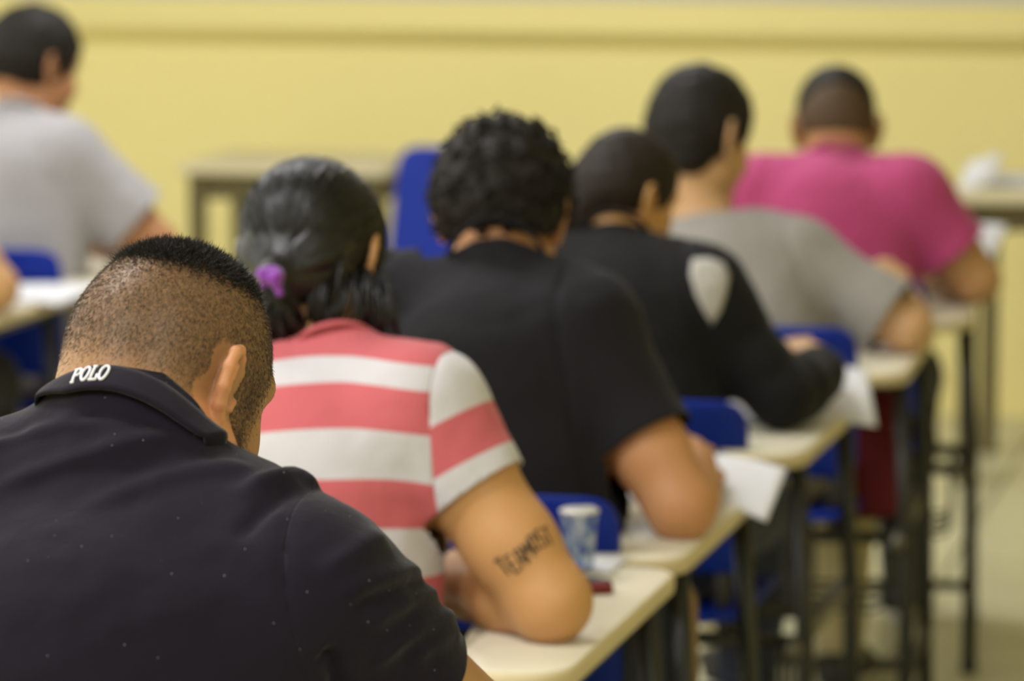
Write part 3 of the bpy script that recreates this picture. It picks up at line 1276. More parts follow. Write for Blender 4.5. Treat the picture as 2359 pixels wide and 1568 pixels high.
def fold_lines(V, N, lines):
    """push cloth along its normals beside hand-placed fold lines: (points, amplitude, width)."""
    D = np.zeros(len(V))
    for pts, amp, wd in lines:
        P = np.asarray(pts, float)
        best = np.full(len(V), 9.0)
        taper = np.ones(len(V))
        n = len(P) - 1
        box_lo, box_hi = P.min(0) - 3 * wd, P.max(0) + 3 * wd
        idx = np.nonzero(((V > box_lo) & (V < box_hi)).all(1))[0]
        if not len(idx):
            continue
        W = V[idx]
        b = np.full(len(idx), 9.0)
        tp = np.zeros(len(idx))
        for i in range(n):
            ab = P[i + 1] - P[i]
            t = np.clip(((W - P[i]) @ ab) / (ab @ ab), 0, 1)
            d = np.linalg.norm(W - P[i] - t[:, None] * ab, axis=1)
            u = (i + t) / n
            c = d < b
            b[c] = d[c]
            tp[c] = u[c]
        tap = np.clip(np.minimum(tp, 1 - tp) * 5, 0, 1) ** .7
        D[idx] += amp * tap * np.exp(-(b / wd) ** 2)
    return V + N * D[:, None]


def wrinkle(V, N, amp=.004, scale=(9, 9, 5), seed=1, fine=.0012):
    s = np.array(scale, float)
    d = noise3(V * s, seed) * amp + noise3(V * s * 2.3 + 7, seed + 5) * amp * .45
    d += -np.abs(noise3(V * s * 1.4 + 31, seed + 9)) * amp * .6
    d += noise3(V * 42, seed + 3) * fine
    return V + N * d[:, None]


def make_shirt(root, S, mat, h=.006, grow=.010, sleeve=.55, hem=.545, fine=(), lines=(), wr=(.004, (9, 9, 5), 1), neck_r=.068,
               sleeve_mat=None, seam=.0025, sleeve_grow=.008, stripe=False, names=('shirt', 'sleeve'), back_drop=.0, sleeve_tilt=(0, 0, 0), flare=.007):
    c7 = V3(*S['c7'])
    hc = V3(*S['head'])
    nd = unit(hc - c7 + V3(0, -.02, -.03))
    T = torso_prims(S, grow)
    prims = list(T)
    arms = {}
    for sd in 'RL':
        sh, el = V3(*S['sh' + sd]), V3(*S['el' + sd])
        if sleeve > 1:
            A = arm_prims(S, sd, grow=sleeve_grow, upto=2, hand=False)
        else:
            # short sleeve: stops just past its hem and flares a little towards it
            a_ = S.get('arm', 1)
            t1 = sleeve + .14
            A = [Cone(sh, lerp(sh, el, .3), .056 * a_ + sleeve_grow, .051 * a_ + sleeve_grow, .05),
                 Cone(lerp(sh, el, .22), lerp(sh, el, t1), .052 * a_ + sleeve_grow, .048 * a_ + sleeve_grow + flare, .02)]
        arms[sd] = A
        # keep the loose arm from melting into the trunk
        for p in A[1:]:
            p.k = min(p.k, .018)
        prims += A
    V, Q = polygonise(prims, h, fine, 2)
    N = vnormals(V, Q)
    V = wrinkle(V, N, wr[0], wr[1], wr[2])
    # sleeve seam groove
    def arm_fn(sd):
        sh, el = V3(*S['sh' + sd]), V3(*S['el' + sd])
        ad = unit(el - sh)
        X = unit((V3(*S['shR']) - V3(*S['shL'])) * (1 if sd == 'R' else -1))
        nrm = unit(X * 1.0 + V3(0, 0, S.get('seamtilt', .30)))
        o0 = sh + X * S.get('seamx', -.01)

        def fn(P):
            pl = (P - o0) @ nrm
            da = np.minimum.reduce([p.d(P) for p in arms[sd]])
            dt = field(T[:4], P)
            return smin(pl, (dt - da) + S.get('armhole', .035), .03)
        return fn
    fns = {sd: arm_fn(sd) for sd in 'RL'}
    N = vnormals(V, Q)
    dd = np.zeros(len(V))
    for sd in 'RL':
        g = fns[sd](V)
        dd -= seam * np.exp(-(g / .006) ** 2)
    V = V + N * dd[:, None]
    if lines:
        V = fold_lines(V, vnormals(V, Q), lines)
    # neck opening
    def neck_fn(P):
        q = P - c7
        t = q @ nd
        rad = np.linalg.norm(q - t[:, None] * nd - nd * 0, axis=1)
        return np.where(t > -.10, np.minimum(neck_r - rad, t + .035 + back_drop), -1.0)
    neck_o = c7 + nd * S.get('neckline', .012)

    def neck_plane(P):
        q = P - neck_o
        t = q @ nd
        rad = np.linalg.norm(q - t[:, None] * nd, axis=1)
        return smin(t, .11 - rad, .03)
    V, Q = cut(V, Q, neck_plane, h)
    V, Q = cut(V, Q, lambda P: hem - P[:, 2], h)
    # sleeve hems
    for sd in 'RL':
        sh, el, wr_ = V3(*S['sh' + sd]), V3(*S['el' + sd]), V3(*S['wr' + sd])
        if sleeve > 1:
            a, b = el, wr_
            t0 = sleeve - 1
            o0, ad = lerp(a, b, t0), unit(b - a)
            fn = lambda P, o0=o0, ad=ad: np.where(np.linalg.norm(P - o0, axis=1) < .14, (P - o0) @ ad, -1.0)
        else:
            tl = V3(*sleeve_tilt) * V3(1 if sd == 'R' else -1, 1, 1)
            o0, ad = lerp(sh, el, sleeve), unit(unit(el - sh) + tl)
            av = fns[sd]
            fn = lambda P, o0=o0, ad=ad: np.where(np.linalg.norm(P - o0, axis=1) < .15 * S.get('arm', 1), (P - o0) @ ad, -1.0)
            # only the arm itself is cut, never the trunk beside it
            arm_d = Cone(sh, el + (el - sh) * .2, .07 * S.get('arm', 1), .068 * S.get('arm', 1))
            fn0 = fn
            fn = lambda P, fn0=fn0, arm_d=arm_d, T=T: np.where((arm_d.d(P) < .03) & (field(T[:4], P) > .004), fn0(P), -1.0)
        V, Q = cut(V, Q, fn, h)
    out = {}
    body = (V, Q)
    for sd in 'RL':
        v, q = cut(V, Q, lambda P: -fns[sd](P), h)
        at = None
        if stripe:
            sh, el = V3(*S['sh' + sd]), V3(*S['el' + sd])
            at = {'stripe': np.clip((v - sh) @ unit(unit(el - sh) + V3(0, 0, -.22)) + .2, 0, 1)}
        out[sd] = cloth_obj(names[1], v, q, sleeve_mat or mat, root, attrs=at)
        body = cut(*body, fns[sd], h)
    v, q = body
    at = None
    if stripe:
        x = v[:, 0] - c7[0]
        at = {'stripe': np.clip(1.6 - (v[:, 2] - .10 * x + .75 * np.minimum(x * x, .03)), 0, 1)}
    out['body'] = cloth_obj(names[0], v, q, mat, root, attrs=at)
    out['prims'] = prims
    out['nd'] = nd
    return out


def neck_band(root, S, mat, r0, up=.016, wid=.0, tilt=0.0, name='neckband', lift=-.006):
    """ribbed ring around the neck opening."""
    c7 = V3(*S['c7'])
    nd = unit(V3(*S['head']) - c7 + V3(0, -.02, -.03))
    X = unit(np.cross(nd, V3(0, 0, 1)) * -1) if abs(nd[2]) < .95 else V3(1, 0, 0)
    X = V3(1, 0, 0) - nd * nd[0]
    X = unit(X)
    Y = np.cross(nd, X)
    o0 = c7 + nd * (S.get('neckline', .012) + lift) + V3(0, .03, 0) - nd * (V3(0, .03, 0) @ nd)
    bm = bmesh.new()
    n = 40
    prof = [(r0 + .006, -.004), (r0 + .007, .003), (r0 + .004, up), (r0, up), (r0 - .001, .0)]
    rings = [[bm.verts.new(o0 + nd * z + (X * math.cos(a) * r_ + Y * math.sin(a) * r_ * 1.05))
              for r_, z in prof] for a in [2 * math.pi * k / n for k in range(n)]]
    for i in range(n):
        a, b = rings[i], rings[(i + 1) % n]
        for k in range(len(prof)):
            bm.faces.new((a[k], a[(k + 1) % len(prof)], b[(k + 1) % len(prof)], b[k]))
    return obj(name, bm, mat, root, True)


def make_trousers(root, S, mat, h=.010, upto=1.0):
    pel = V3(*S['pelvis'])
    g = S.get('girth', 1.0)
    L = [Ell(pel - V3(0, 0, .005), np.array([.180 * g, .128 * g * S.get('deep', 1), .115]) + .004, None, .04)] + leg_prims(S, .010, False)
    V, Q = polygonise(L, h, (), 2)
    V = wrinkle(V, vnormals(V, Q), .004, (12, 6, 12), 3)
    V[:, 2] = np.maximum(V[:, 2], np.where(np.abs(V[:, 1]) < .26, .4585, 0.0))
    V, Q = cut(V, Q, lambda P: (P[:, 2] - .66), h)
    V, Q = cut(V, Q, lambda P: (.075 - P[:, 2]), h)
    return cloth_obj('trousers', V, Q, mat, root, .002)


def make_shoes(root, S):
    for sd in (-1, 1):
        ax, ay = S.get('kneex', 0) + sd * .115, S.get('kneey', .40) - .03
        a = V3(ax, ay, 0)
        L = [Ell(a + V3(0, -.015, .052), (.040, .048, .050), None, .03), Cone(a + V3(0, .0, .050), a + V3(sd * .012, .15, .035), .040, .032, .03),
             Ell(a + V3(sd * .012, .15, .030), (.044, .062, .030), None, .03), Sub(Ell(a + V3(0, -.01, .125), (.033, .036, .05)), .01)]
        V, Q = polygonise(L, .007, (), 2)
        V[:, 2] = np.maximum(V[:, 2], .018)
        sh = cloth_obj('shoe', V, Q, SHOE, root, 0)
        ol = [Vector((ax + sd * .006 + .044 * math.sin(t) * (1 + .08 * math.cos(t)), ay + .07 + .145 * math.cos(t))) for t in [2 * math.pi * k / 28 for k in range(28)]]
        obj('sole', plate(ol, .02, lambda u, v, w_: (u, v, .0105 + w_), .004, (1.0, .6)), SOLE, sh, True)


def make_body(root, S, mat, h=.008, head_h=.0042, hand_h=.0036, extra=(), extra_boxes=(), density=None):
    hc, M = V3(*S['head']), rot(*S['hrot'])
    s = S.get('hs', 1.0)
    c7 = V3(*S['c7'])
    nr = .056 * S.get('neck', 1.0)
    hp = head_prims(hc, M, s, S.get('hwide', 1.0), S.get('ear', 1.0), S.get('jaw', 1.0))
    skull = hc + s * (np.array([0, -.028, -.045]) @ M)
    face = hc + s * (np.array([0, .012, -.055]) @ M)
    L = torso_prims(S, -.012) + arm_prims(S, 'R', 0, 2) + arm_prims(S, 'L', 0, 2) + leg_prims(S, -.004)
    L += [Cone(c7 + V3(0, .03, -.05), skull, nr, nr * .96, .04), Cone(c7 + V3(0, .06, -.06), face, nr * .85, nr * .66, .03)]
    L += list(extra) + hp
    boxes = [(hc - .17 * s, hc + .17 * s, head_h)]
    for sd in 'RL':
        w_ = V3(*S['wr' + sd])
        f = unit(S['hand' + sd][0])
        c = w_ + f * .085
        boxes.append((c - .115, c + .115, hand_h))
    boxes += list(extra_boxes)
    V, Q = polygonise(L, h, boxes, 1)
    V, Q = compact(V, Q)
    me = np_mesh('body', V, Q)
    q = ((V - hc) @ M.T) / s
    if density:
        vec_attr(me, 'hair_density', density(q))
        vec_attr(me, 'ear', np.clip((np.abs(q[:, 0]) - .078) / .006, 0, 1) * ((np.abs(q[:, 1] + .02) < .035) & (np.abs(q[:, 2]) < .055)))
    o = link_mesh('body', me, mat, root, True)
    lc = S.get('lip', (.36, .12, .085))
    add_face(root, S, principled('lip skin %.2f' % lc[0], lc, .45, .4, (60, .1)), mat)
    return o, L, (V, Q, q)


# ------------------------------------------------------------------ eyes, brows and lips
def eye_mat():
    m = bpy.data.materials.new('eye white with brown iris')
    n, l = nodes_of(m)
    b = n['Principled BSDF']
    b.inputs['Roughness'].default_value = .12
    at = n.new('ShaderNodeAttribute')
    at.attribute_name = 'gaze'
    cr = n.new('ShaderNodeValToRGB')
    e = cr.color_ramp.elements
    e[0].position, e[0].color = .0, (.72, .68, .64, 1)
    e[1].position, e[1].color = .885, (.05, .022, .010, 1)
    x = e.new(.86)
    x.color = (.70, .66, .62, 1)
    x = e.new(.975)
    x.color = (.004, .004, .004, 1)
    l.new(at.outputs['Fac'], cr.inputs['Fac'])
    l.new(cr.outputs['Color'], b.inputs['Base Color'])
    return m


EYE = eye_mat()
BROW = principled('dark brow hair', (.012, .009, .007), .7, .2, (200, .4))


def add_face(root, S, lip, lid):
    hc, M = V3(*S['head']), rot(*S['hrot'])
    s, wd = S.get('hs', 1.0), S.get('hwide', 1.0)
    T = lambda p: hc + s * (np.asarray(p, float) * np.array([wd, 1, 1])) @ M
    for g in (-1, 1):
        c = V3(g * .031, .0785, .012)
        nu, nv, r_ = 20, 12, .0122
        th = np.linspace(0, 2 * np.pi, nu, endpoint=False)
        ph = np.linspace(.001, np.pi - .001, nv)
        D = np.stack([np.outer(np.sin(ph), np.cos(th)), np.outer(np.sin(ph), np.sin(th)), np.outer(np.cos(ph), np.ones(nu))], -1)
        idx = np.arange(nu * nv).reshape(nv, nu)
        Q = np.stack([idx[:-1], idx[1:], np.roll(idx[1:], -1, 1), np.roll(idx[:-1], -1, 1)], -1).reshape(-1, 4)
        P = D.reshape(-1, 3)
        me = np_mesh('eye', np.array([T(c + p * r_) for p in P]), Q)
        vec_attr(me, 'gaze', np.clip(P @ unit(V3(0, .88, -.47)), 0, 1))
        link_mesh('eye', me, EYE, root, True)
        # upper lid drawn down over the eye, as in reading
        keep = (P[Q][:, :, 2] > -.12).all(1) & (P[Q][:, :, 1] > -.3).all(1)
        v, q = compact(np.array([T(c + p * (r_ + .0013)) for p in P]), Q[keep])
        o = link_mesh('eyelid', np_mesh('eyelid', v, q), lid, root, True)
        add_solid(o, .0009)
        bm = bmesh.new()
        add_tube(bm, [T(p) for p in ((g * .014, .0985, .031), (g * .026, .0975, .036), (g * .038, .0915, .036), (g * .050, .080, .029))], [.0028, .0036, .0032, .0012], 6)
        obj('eyebrow', bm, BROW, root, True)
    L = [Cone(T((-.018, .0905, -.0585)), T((0, .0955, -.0575)), .0055 * s, .0072 * s, .004), Cone(T((0, .0955, -.0575)), T((.018, .0905, -.0585)), .0072 * s, .0055 * s, .004),
         Cone(T((-.015, .0905, -.069)), T((.015, .0905, -.069)), .0078 * s, .0078 * s, .003)]
    v, q = polygonise(L, .0025, (), 1)
    cloth_obj('lips', v, q, lip, root, 0)


# ------------------------------------------------------------------ hair
def hair_shell(root, S, mat, spec, h=.004, disp=None, name='hair', label=None):
    """closed hair volume from head-space ellipsoids: spec = list of ('e'|'s', centre, radii, k) or ('c', a, b, ra, rb, k)."""
    hc, M = V3(*S['head']), rot(*S['hrot'])
    s, wd = S.get('hs', 1.0), S.get('hwide', 1.0)
    T = lambda p: hc + s * (np.array([p[0] * wd, p[1], p[2]]) @ M)
    L = []
    for it in spec:
        if it[0] == 'c':
            L.append(Cone(T(it[1]), T(it[2]), it[3] * s, it[4] * s, it[5]))
        else:
            e = Ell(T(it[1]), s * np.array([it[2][0] * wd, it[2][1], it[2][2]]), M, it[3])
            L.append(e if it[0] == 'e' else Sub(e, it[3]))
    V, Q = polygonise(L, h, (), 2)
    if disp:
        V = V + vnormals(V, Q) * disp(((V - hc) @ M.T) / s)[:, None]
    me = np_mesh(name, V, Q)
    o = link_mesh(name, me, mat, root, True)
    if label:
        o['label'] = label
    return o, (V, Q)


def strands(root, name, roots, dirs, lens, width, mat, bend=None, seg=1, label=None, seed=0):
    """thin tapering blades: one per root."""
    rng = np.random.default_rng(seed)
    n = len(roots)
    side = np.cross(dirs, rng.normal(size=(n, 3)))
    side /= np.linalg.norm(side, axis=1)[:, None] + 1e-9
    up = dirs
    rows = []
    for k in range(seg + 1):
        t = k / seg
        c = roots + up * (lens * t)[:, None] + (bend * (t * t) if bend is not None else 0)
        wv = side * (width * (1 - .85 * t) * .5)
        rows.append((c - wv, c + wv))
    V = np.concatenate([np.stack([a, b], 1).reshape(-1, 3) for a, b in rows])
    Q = []
    i = np.arange(n) * 2
    for k in range(seg):
        o0, o1 = 2 * n * k, 2 * n * (k + 1)
        Q.append(np.stack([o0 + i, o0 + i + 1, o1 + i + 1, o1 + i], 1))
    me = np_mesh(name, V, np.concatenate(Q))
    o = link_mesh(name, me, mat, root, True)
    o['kind'] = 'stuff'
    if label:
        o['label'] = label
    return o


def scatter(V, Q, dens, n, seed):
    """n random points on the quads, weighted by area x dens(vertex)."""
    rng = np.random.default_rng(seed)
    A = np.linalg.norm(np.cross(V[Q[:, 2]] - V[Q[:, 0]], V[Q[:, 3]] - V[Q[:, 1]]), axis=1)
    wgt = A * dens[Q].mean(1)
    wgt = np.maximum(wgt, 0)
    f = rng.choice(len(Q), n, p=wgt / wgt.sum())
    u, v = rng.random(n), rng.random(n)
    a, b, c, d = (V[Q[f, k]] for k in range(4))
    P = (a * (1 - u)[:, None] + b * u[:, None]) * (1 - v)[:, None] + (d * (1 - u)[:, None] + c * u[:, None]) * v[:, None]
    N = np.cross(c - a, d - b)
    N /= np.linalg.norm(N, axis=1)[:, None] + 1e-12
    return P, N


def person_root(key, label):
    o = empty('person', (*P_BASE[key], 0))
    tag(o, label, 'person', 'people sitting the exam')
    return o

# ------------------------------------------------------------------ the man in the navy polo shirt
def polo_collar(root, prims, mat, thread):
    C0 = V3(.0113, .075, 1.156)
    n = unit(V3(.122, .965, .215))
    X = unit(V3(n[1], -n[0], 0))
    Y = np.cross(n, X)
    rx, ry = .084, .0865

    def fold(a):
        a = R(a)
        side = abs(math.cos(a))
        return C0 + X * math.cos(a) * rx + Y * math.sin(a) * ry, unit(X * math.cos(a) + Y * math.sin(a))

    def leaf(a, t, lift=0.0):
        F, rd = fold(a)
        wd = .035 - .010 * min(1.0, (abs(a - 270) / 95) ** 2) - .020 * min(1.0, max(0.0, (246 - a) / 36))
        p = F - (n * .80 + rd * .42 * (1 - .55 * (abs(a - 270) / 100) ** 2)) * wd * t + rd * .004 * math.sin(math.pi * min(t, 1))
        p = p[None]
        for _ in range(3):
            d = field(prims, p)[0]
            need = .0035 + .0025 * t - d
            sm = min(1.0, max(0.0, (a - 206) / 26)) * min(1.0, max(0.0, (356 - a) / 16))
            need *= sm * sm * (3 - 2 * sm)
            if .04 > need > 0 and t > .15:
                e = 1e-3
                g = np.array([field(prims, p + e * np.eye(3)[i])[0] - field(prims, p - e * np.eye(3)[i])[0] for i in range(3)])
                p = p + unit(g) * need
        return p[0] + lift * unit(rd - n * .6)
    A = np.linspace(150, 390, 110)
    rows = []
    for a in A:
        F, rd = fold(a)
        rows.append([F + n * .010 - rd * .022, F + n * .008 - rd * .014, F + n * .005 - rd * .006, F + n * .001 - rd * .0008, F - n * .002 + rd * .0002] + [leaf(a, t) for t in (.12, .25, .4, .55, .7, .85, 1.0)])
    V = np.array(rows)
    na, nb = V.shape[:2]
    idx = np.arange(na * nb).reshape(na, nb)
    Q = np.stack([idx[:-1, :-1].ravel(), idx[1:, :-1].ravel(), idx[1:, 1:].ravel(), idx[:-1, 1:].ravel()], 1)
    me = np_mesh('collar', V.reshape(-1, 3), Q)
    o = link_mesh('collar', me, mat, root, True)
    md = o.modifiers.new('cloth thickness', 'SOLIDIFY')
    md.thickness = .0032
    md.offset = 0
    o['label'] = 'ribbed navy polo collar standing around the neck'
    # embroidered lettering: thread strokes laid on the leaf, u across, v down
    def ell(cx, r_, w0):
        return [(cx + w0 * math.cos(t), .5 + .5 * math.sin(t)) for t in np.linspace(0, 2 * math.pi, 25)]
    glyphs = [  # (advance, strokes)
        (1.0, [[(.22, 0), (.22, 1)], [(.05, 1), (.42, 1)], [(.05, 0), (.6, 0), (.82, .08), (.88, .26), (.82, .46), (.6, .55), (.22, .55)]]),
        (1.05, [[(.5 + .40 * math.cos(t), .5 + .5 * math.sin(t)) for t in np.linspace(0, 2 * math.pi, 25)]]),
        (.95, [[(.25, 0), (.25, 1)], [(.06, 0), (.46, 0)], [(.06, 1), (.86, 1), (.86, .70)]]),
        (1.05, [[(.5 + .40 * math.cos(t), .5 + .5 * math.sin(t)) for t in np.linspace(0, 2 * math.pi, 25)]])]
    bm = bmesh.new()
    u0 = 0.0
    tot = sum(g[0] for g in glyphs)
    for adv, st in glyphs:
        for s in st:
            pts = []
            fine = []
            for p, q_ in zip(s, s[1:]):
                fine += [(p[0] + (q_[0] - p[0]) * k / 4, p[1] + (q_[1] - p[1]) * k / 4) for k in range(4)]
            fine.append(s[-1])
            for (u, v) in fine:
                a = 249.0 + (u0 + u + (v - .5) * .10) / tot * 22.0
                pts.append(leaf(a, .30 + .50 * v, .0022))
            add_tube(bm, pts, .00125, 6)
        u0 += adv
    t = obj('collar_lettering', bm, thread, o, True)
    t['label'] = 'white embroidered POLO lettering'
    return o


def build_navy():
    S = dict(pelvis=(.0, -.05, .575), c7=(.010, .055, 1.185), chest=(.0, -.005, .95), head=(.017, .155, 1.210), hrot=(25, 26, 1), hs=.932,
             hwide=1.0, ear=1.10, jaw=1.25, shR=(.180, .015, 1.068), shL=(-.178, .05, 1.095), elR=(.355, .19, .85), wrR=(.24, .40, .755),
             elL=(-.30, .16, .83), wrL=(-.03, .37, .75), handR=((-.5, .8, -.1), (.2, .1, 1)), handL=((.8, .5, -.05), (0, 0, 1)),
             girth=1.2, neck=1.2, arm=1.03, trap=1.2, knee=.15, seamx=.018)
    root = person_root('navy', 'man in a navy polo shirt bent over with a shaved fade haircut')
    SK = skin_mat('brown skin with shaved scalp', (.40, .215, .095), (.34, .175, .075), fade=(.095, .066, .045))

    def region(q):       # q head space: x right, y forward, z up
        top = 1 / (1 + np.exp(-(q[:, 2] - .100 - .10 * (q[:, 1] + .06)) / .003))
        hl = -.020 + .35 * np.clip(-.02 - q[:, 1], 0, .06) - .5 * np.clip(q[:, 1] + .02, 0, .03)
        low = 1 / (1 + np.exp(-(q[:, 2] - hl) / .007))
        back = 1 / (1 + np.exp((q[:, 1] - .050 - .45 * q[:, 2]) / .004))
        beard = np.exp(-((q[:, 1] - .034 - .25 * np.clip(-.04 - q[:, 2], 0, 1)) / .013) ** 2) * (np.abs(q[:, 0]) > .03) * (q[:, 2] < .035) * (q[:, 2] > -.115)
        return top, low, back, beard

    def is_ear(q):
        return (np.abs(q[:, 0]) > .0765) & (q[:, 1] < .010) & (q[:, 1] > -.05) & (q[:, 2] < .048) & (q[:, 2] > -.04)

    def density(q):
        top, low, back, beard = region(q)
        short = low * back
        d = np.clip(short * (.72 + .28 * top) + .8 * beard * (1 - short), 0, 1)
        return np.where(is_ear(q), 0, d)
    body, BL, (V, Q, q) = make_body(root, S, SK, .008, .0022, .0045, density=density)
    NAVY = cloth_mat('navy pique cotton', (.0080, .0058, .0130), .9, .12, weave=700, lint=True, var=.15)
    sh = make_shirt(root, S, NAVY, .0065, .012, .40, .54, fine=[(V3(-.40, -.28, .86), V3(.42, .30, 1.27), .0042)],
                    wr=(.004, (7, 7, 5), 4), sleeve_grow=.008, flare=.0, lines=NAVY_FOLDS, seam=.002)
    RIB = cloth_mat('navy ribbed collar knit', (.0085, .0063, .0135), .9, .12, weave=1100, var=.1)
    polo_collar(root, sh['prims'], RIB, principled('white embroidery thread', (.75, .75, .78), .7, .3, (200, .1)))
    make_trousers(root, S, JEANS)
    make_shoes(root, S)
    # hair: cropped stubble over the shaved part, dense short curls on the crown
    hc, M = V3(*S['head']), rot(*S['hrot'])
    top, low, back, beard = region(q)
    inhead = (np.abs(q) < .15).all(1)
    ear = is_ear(q)
    HB = hair_mat('black cropped hair', (.010, .008, .006), .55, .4, .4)
    HS = hair_mat('brown stubble', (.095, .066, .046), .5, .4, .6)
    down = (np.array([0, -.25, -1.0]) @ M)
    d1 = np.where(inhead & ~ear, low * back * (1 - top), 0) + np.where(inhead & ~ear, .5 * beard, 0)
    P, N = scatter(V, Q, d1, 34000, 1)
    rng = np.random.default_rng(2)
    tang = down - N * (N @ down)[:, None]
    D = N * .42 + tang * 1.0 + rng.normal(size=P.shape) * .20
    D /= np.linalg.norm(D, axis=1)[:, None]
    strands(root, 'stubble', P - N * .0003, D, rng.uniform(.0028, .0050, len(P)), .00045, HS, label='short shaved hair on the back of the head', seed=3)
    d2 = np.where(inhead, low * back * top, 0)
    P, N = scatter(V, Q, d2, 30000, 5)
    D = N * .8 + rng.normal(size=P.shape) * .55
    D /= np.linalg.norm(D, axis=1)[:, None]
    strands(root, 'hair', P - N * .0005, D, rng.uniform(.004, .0085, len(P)), .0006, HB, bend=rng.normal(size=P.shape) * .002, seg=2,
            label='short dense black hair on the crown', seed=4)
    return root


NAVY_FOLDS = [
    ([[-.112, .02, 1.168], [-.082, .023, 1.181], [-.053, .025, 1.191], [-.024, .02, 1.199], [.006, .017, 1.206]], .0035, .007),
    ([[-.085, -.01, 1.142], [-.054, -.004, 1.158], [-.022, .002, 1.17], [.011, .003, 1.181], [.042, .009, 1.19], [.067, .023, 1.193], [.093, .033, 1.183]], .0045, .009),
    ([[-.025, .02, 1.2], [.005, .02, 1.21], [.031, .02, 1.209], [.056, .022, 1.199], [.077, .027, 1.19]], -.0035, .005),
    ([[.133, -.014, 1.149], [.144, .008, 1.158], [.155, .022, 1.161], [.162, .043, 1.159], [.172, .044, 1.155], [.178, .06, 1.148]], .009, .010),
    ([[.142, -.045, 1.120], [.151, -.028, 1.138], [.163, -.008, 1.149], [.171, .023, 1.155]], -.007, .009),
    ([[.22, -.054, 1.082], [.239, -.037, 1.089], [.254, -.011, 1.09], [.26, .049, 1.084], [.262, .075, 1.08]], .0065, .010),
    ([[.241, -.038, 1.057], [.255, -.017, 1.065], [.266, .012, 1.069], [.271, .059, 1.065], [.272, .08, 1.06]], .006, .008),
    ([[.244, -.022, 1.02], [.26, -.007, 1.037], [.273, .018, 1.047], [.285, .07, 1.046], [.285, .09, 1.04]], .0065, .009),
    ([[.268, .005, 1.019], [.28, .023, 1.03], [.291, .058, 1.035], [.293, .08, 1.03]], .005, .008),
    ([[.232, -.045, 1.072], [.248, -.028, 1.078], [.262, .002, 1.080], [.268, .05, 1.075]], -.004, .007),
    ([[.21, -.054, 1.097], [.226, -.038, 1.108], [.24, -.012, 1.118], [.243, .023, 1.117]], .005, .009),
    ([[.213, -.057, 1.038], [.219, -.05, 1.03], [.221, -.042, 1.015], [.222, -.03, .99]], -.012, .009),
    ([[.0, -.03, 1.135], [.042, -.015, 1.153], [.081, .0, 1.166], [.113, .016, 1.17], [.139, .025, 1.166]], .004, .010)]
build_navy()

# ------------------------------------------------------------------ the woman in the striped shirt
PINK_ST, WHITE_ST = (.52, .118, .135), (.55, .53, .56)


def ribbon_hair(root, S, er, ec, tie_q, n, mat, seed, label, width=.0022, start=None):
    """combed strands that run over the scalp ellipsoid (head space, centre ec, radii er) to a tie point."""
    rng = np.random.default_rng(seed)
    hc, M = V3(*S['head']), rot(*S['hrot'])
    s, wd = S.get('hs', 1.0), S.get('hwide', 1.0)
    tu = unit((tie_q - ec) / er)
    D = rng.normal(size=(n * 3, 3))
    D /= np.linalg.norm(D, axis=1)[:, None]
    P = ec + D * er
    keep = (P[:, 2] > -.035 + .55 * np.clip(P[:, 1] + .02, 0, .05)) & (P[:, 1] < .075 + .2 * P[:, 2]) & ((D @ tu) < .93)
    D = D[keep][:n]
    m = 14
    ang = np.arccos(np.clip(D @ tu, -1, 1))
    rad = 1.0 + rng.uniform(-.012, .028, len(D))
    clump = noise3(D * 16, seed) * .010 - .012
    wob = rng.normal(size=len(D)) * .012
    pts = []
    for k in range(m + 1):
        t = k / m
        d = (np.sin((1 - t) * ang)[:, None] * D + np.sin(t * ang)[:, None] * tu) / np.sin(ang)[:, None]
        r_ = (rad + clump * math.sin(math.pi * t) + wob * math.sin(2 * math.pi * t))
        pts.append(ec + d * er * r_[:, None])
    P = np.stack(pts, 1)
    T = np.gradient(P, axis=1)
    Nn = (P - ec) / er ** 2
    Bn = np.cross(T, Nn)
    Bn /= np.linalg.norm(Bn, axis=2)[..., None] + 1e-9
    Bn += (Nn / np.linalg.norm(Nn, axis=2)[..., None]) * rng.uniform(-.5, .5, (len(D), 1, 1))
    wv = Bn * (width * (1 - .35 * np.linspace(0, 1, m + 1)))[None, :, None] * .5
    W = np.stack([P - wv, P + wv], 2).reshape(-1, 3)
    i = np.arange(len(D))[:, None] * (m + 1) * 2 + np.arange(m)[None] * 2
    i = i.ravel()
    Q = np.stack([i, i + 1, i + 3, i + 2], 1)
    W = hc + s * ((W * np.array([wd, 1, 1])) @ M)
    me = np_mesh('hair_strands', W, Q)
    o = link_mesh('hair_strands', me, mat, root, True)
    o['kind'] = 'stuff'
    o['label'] = label
    return o


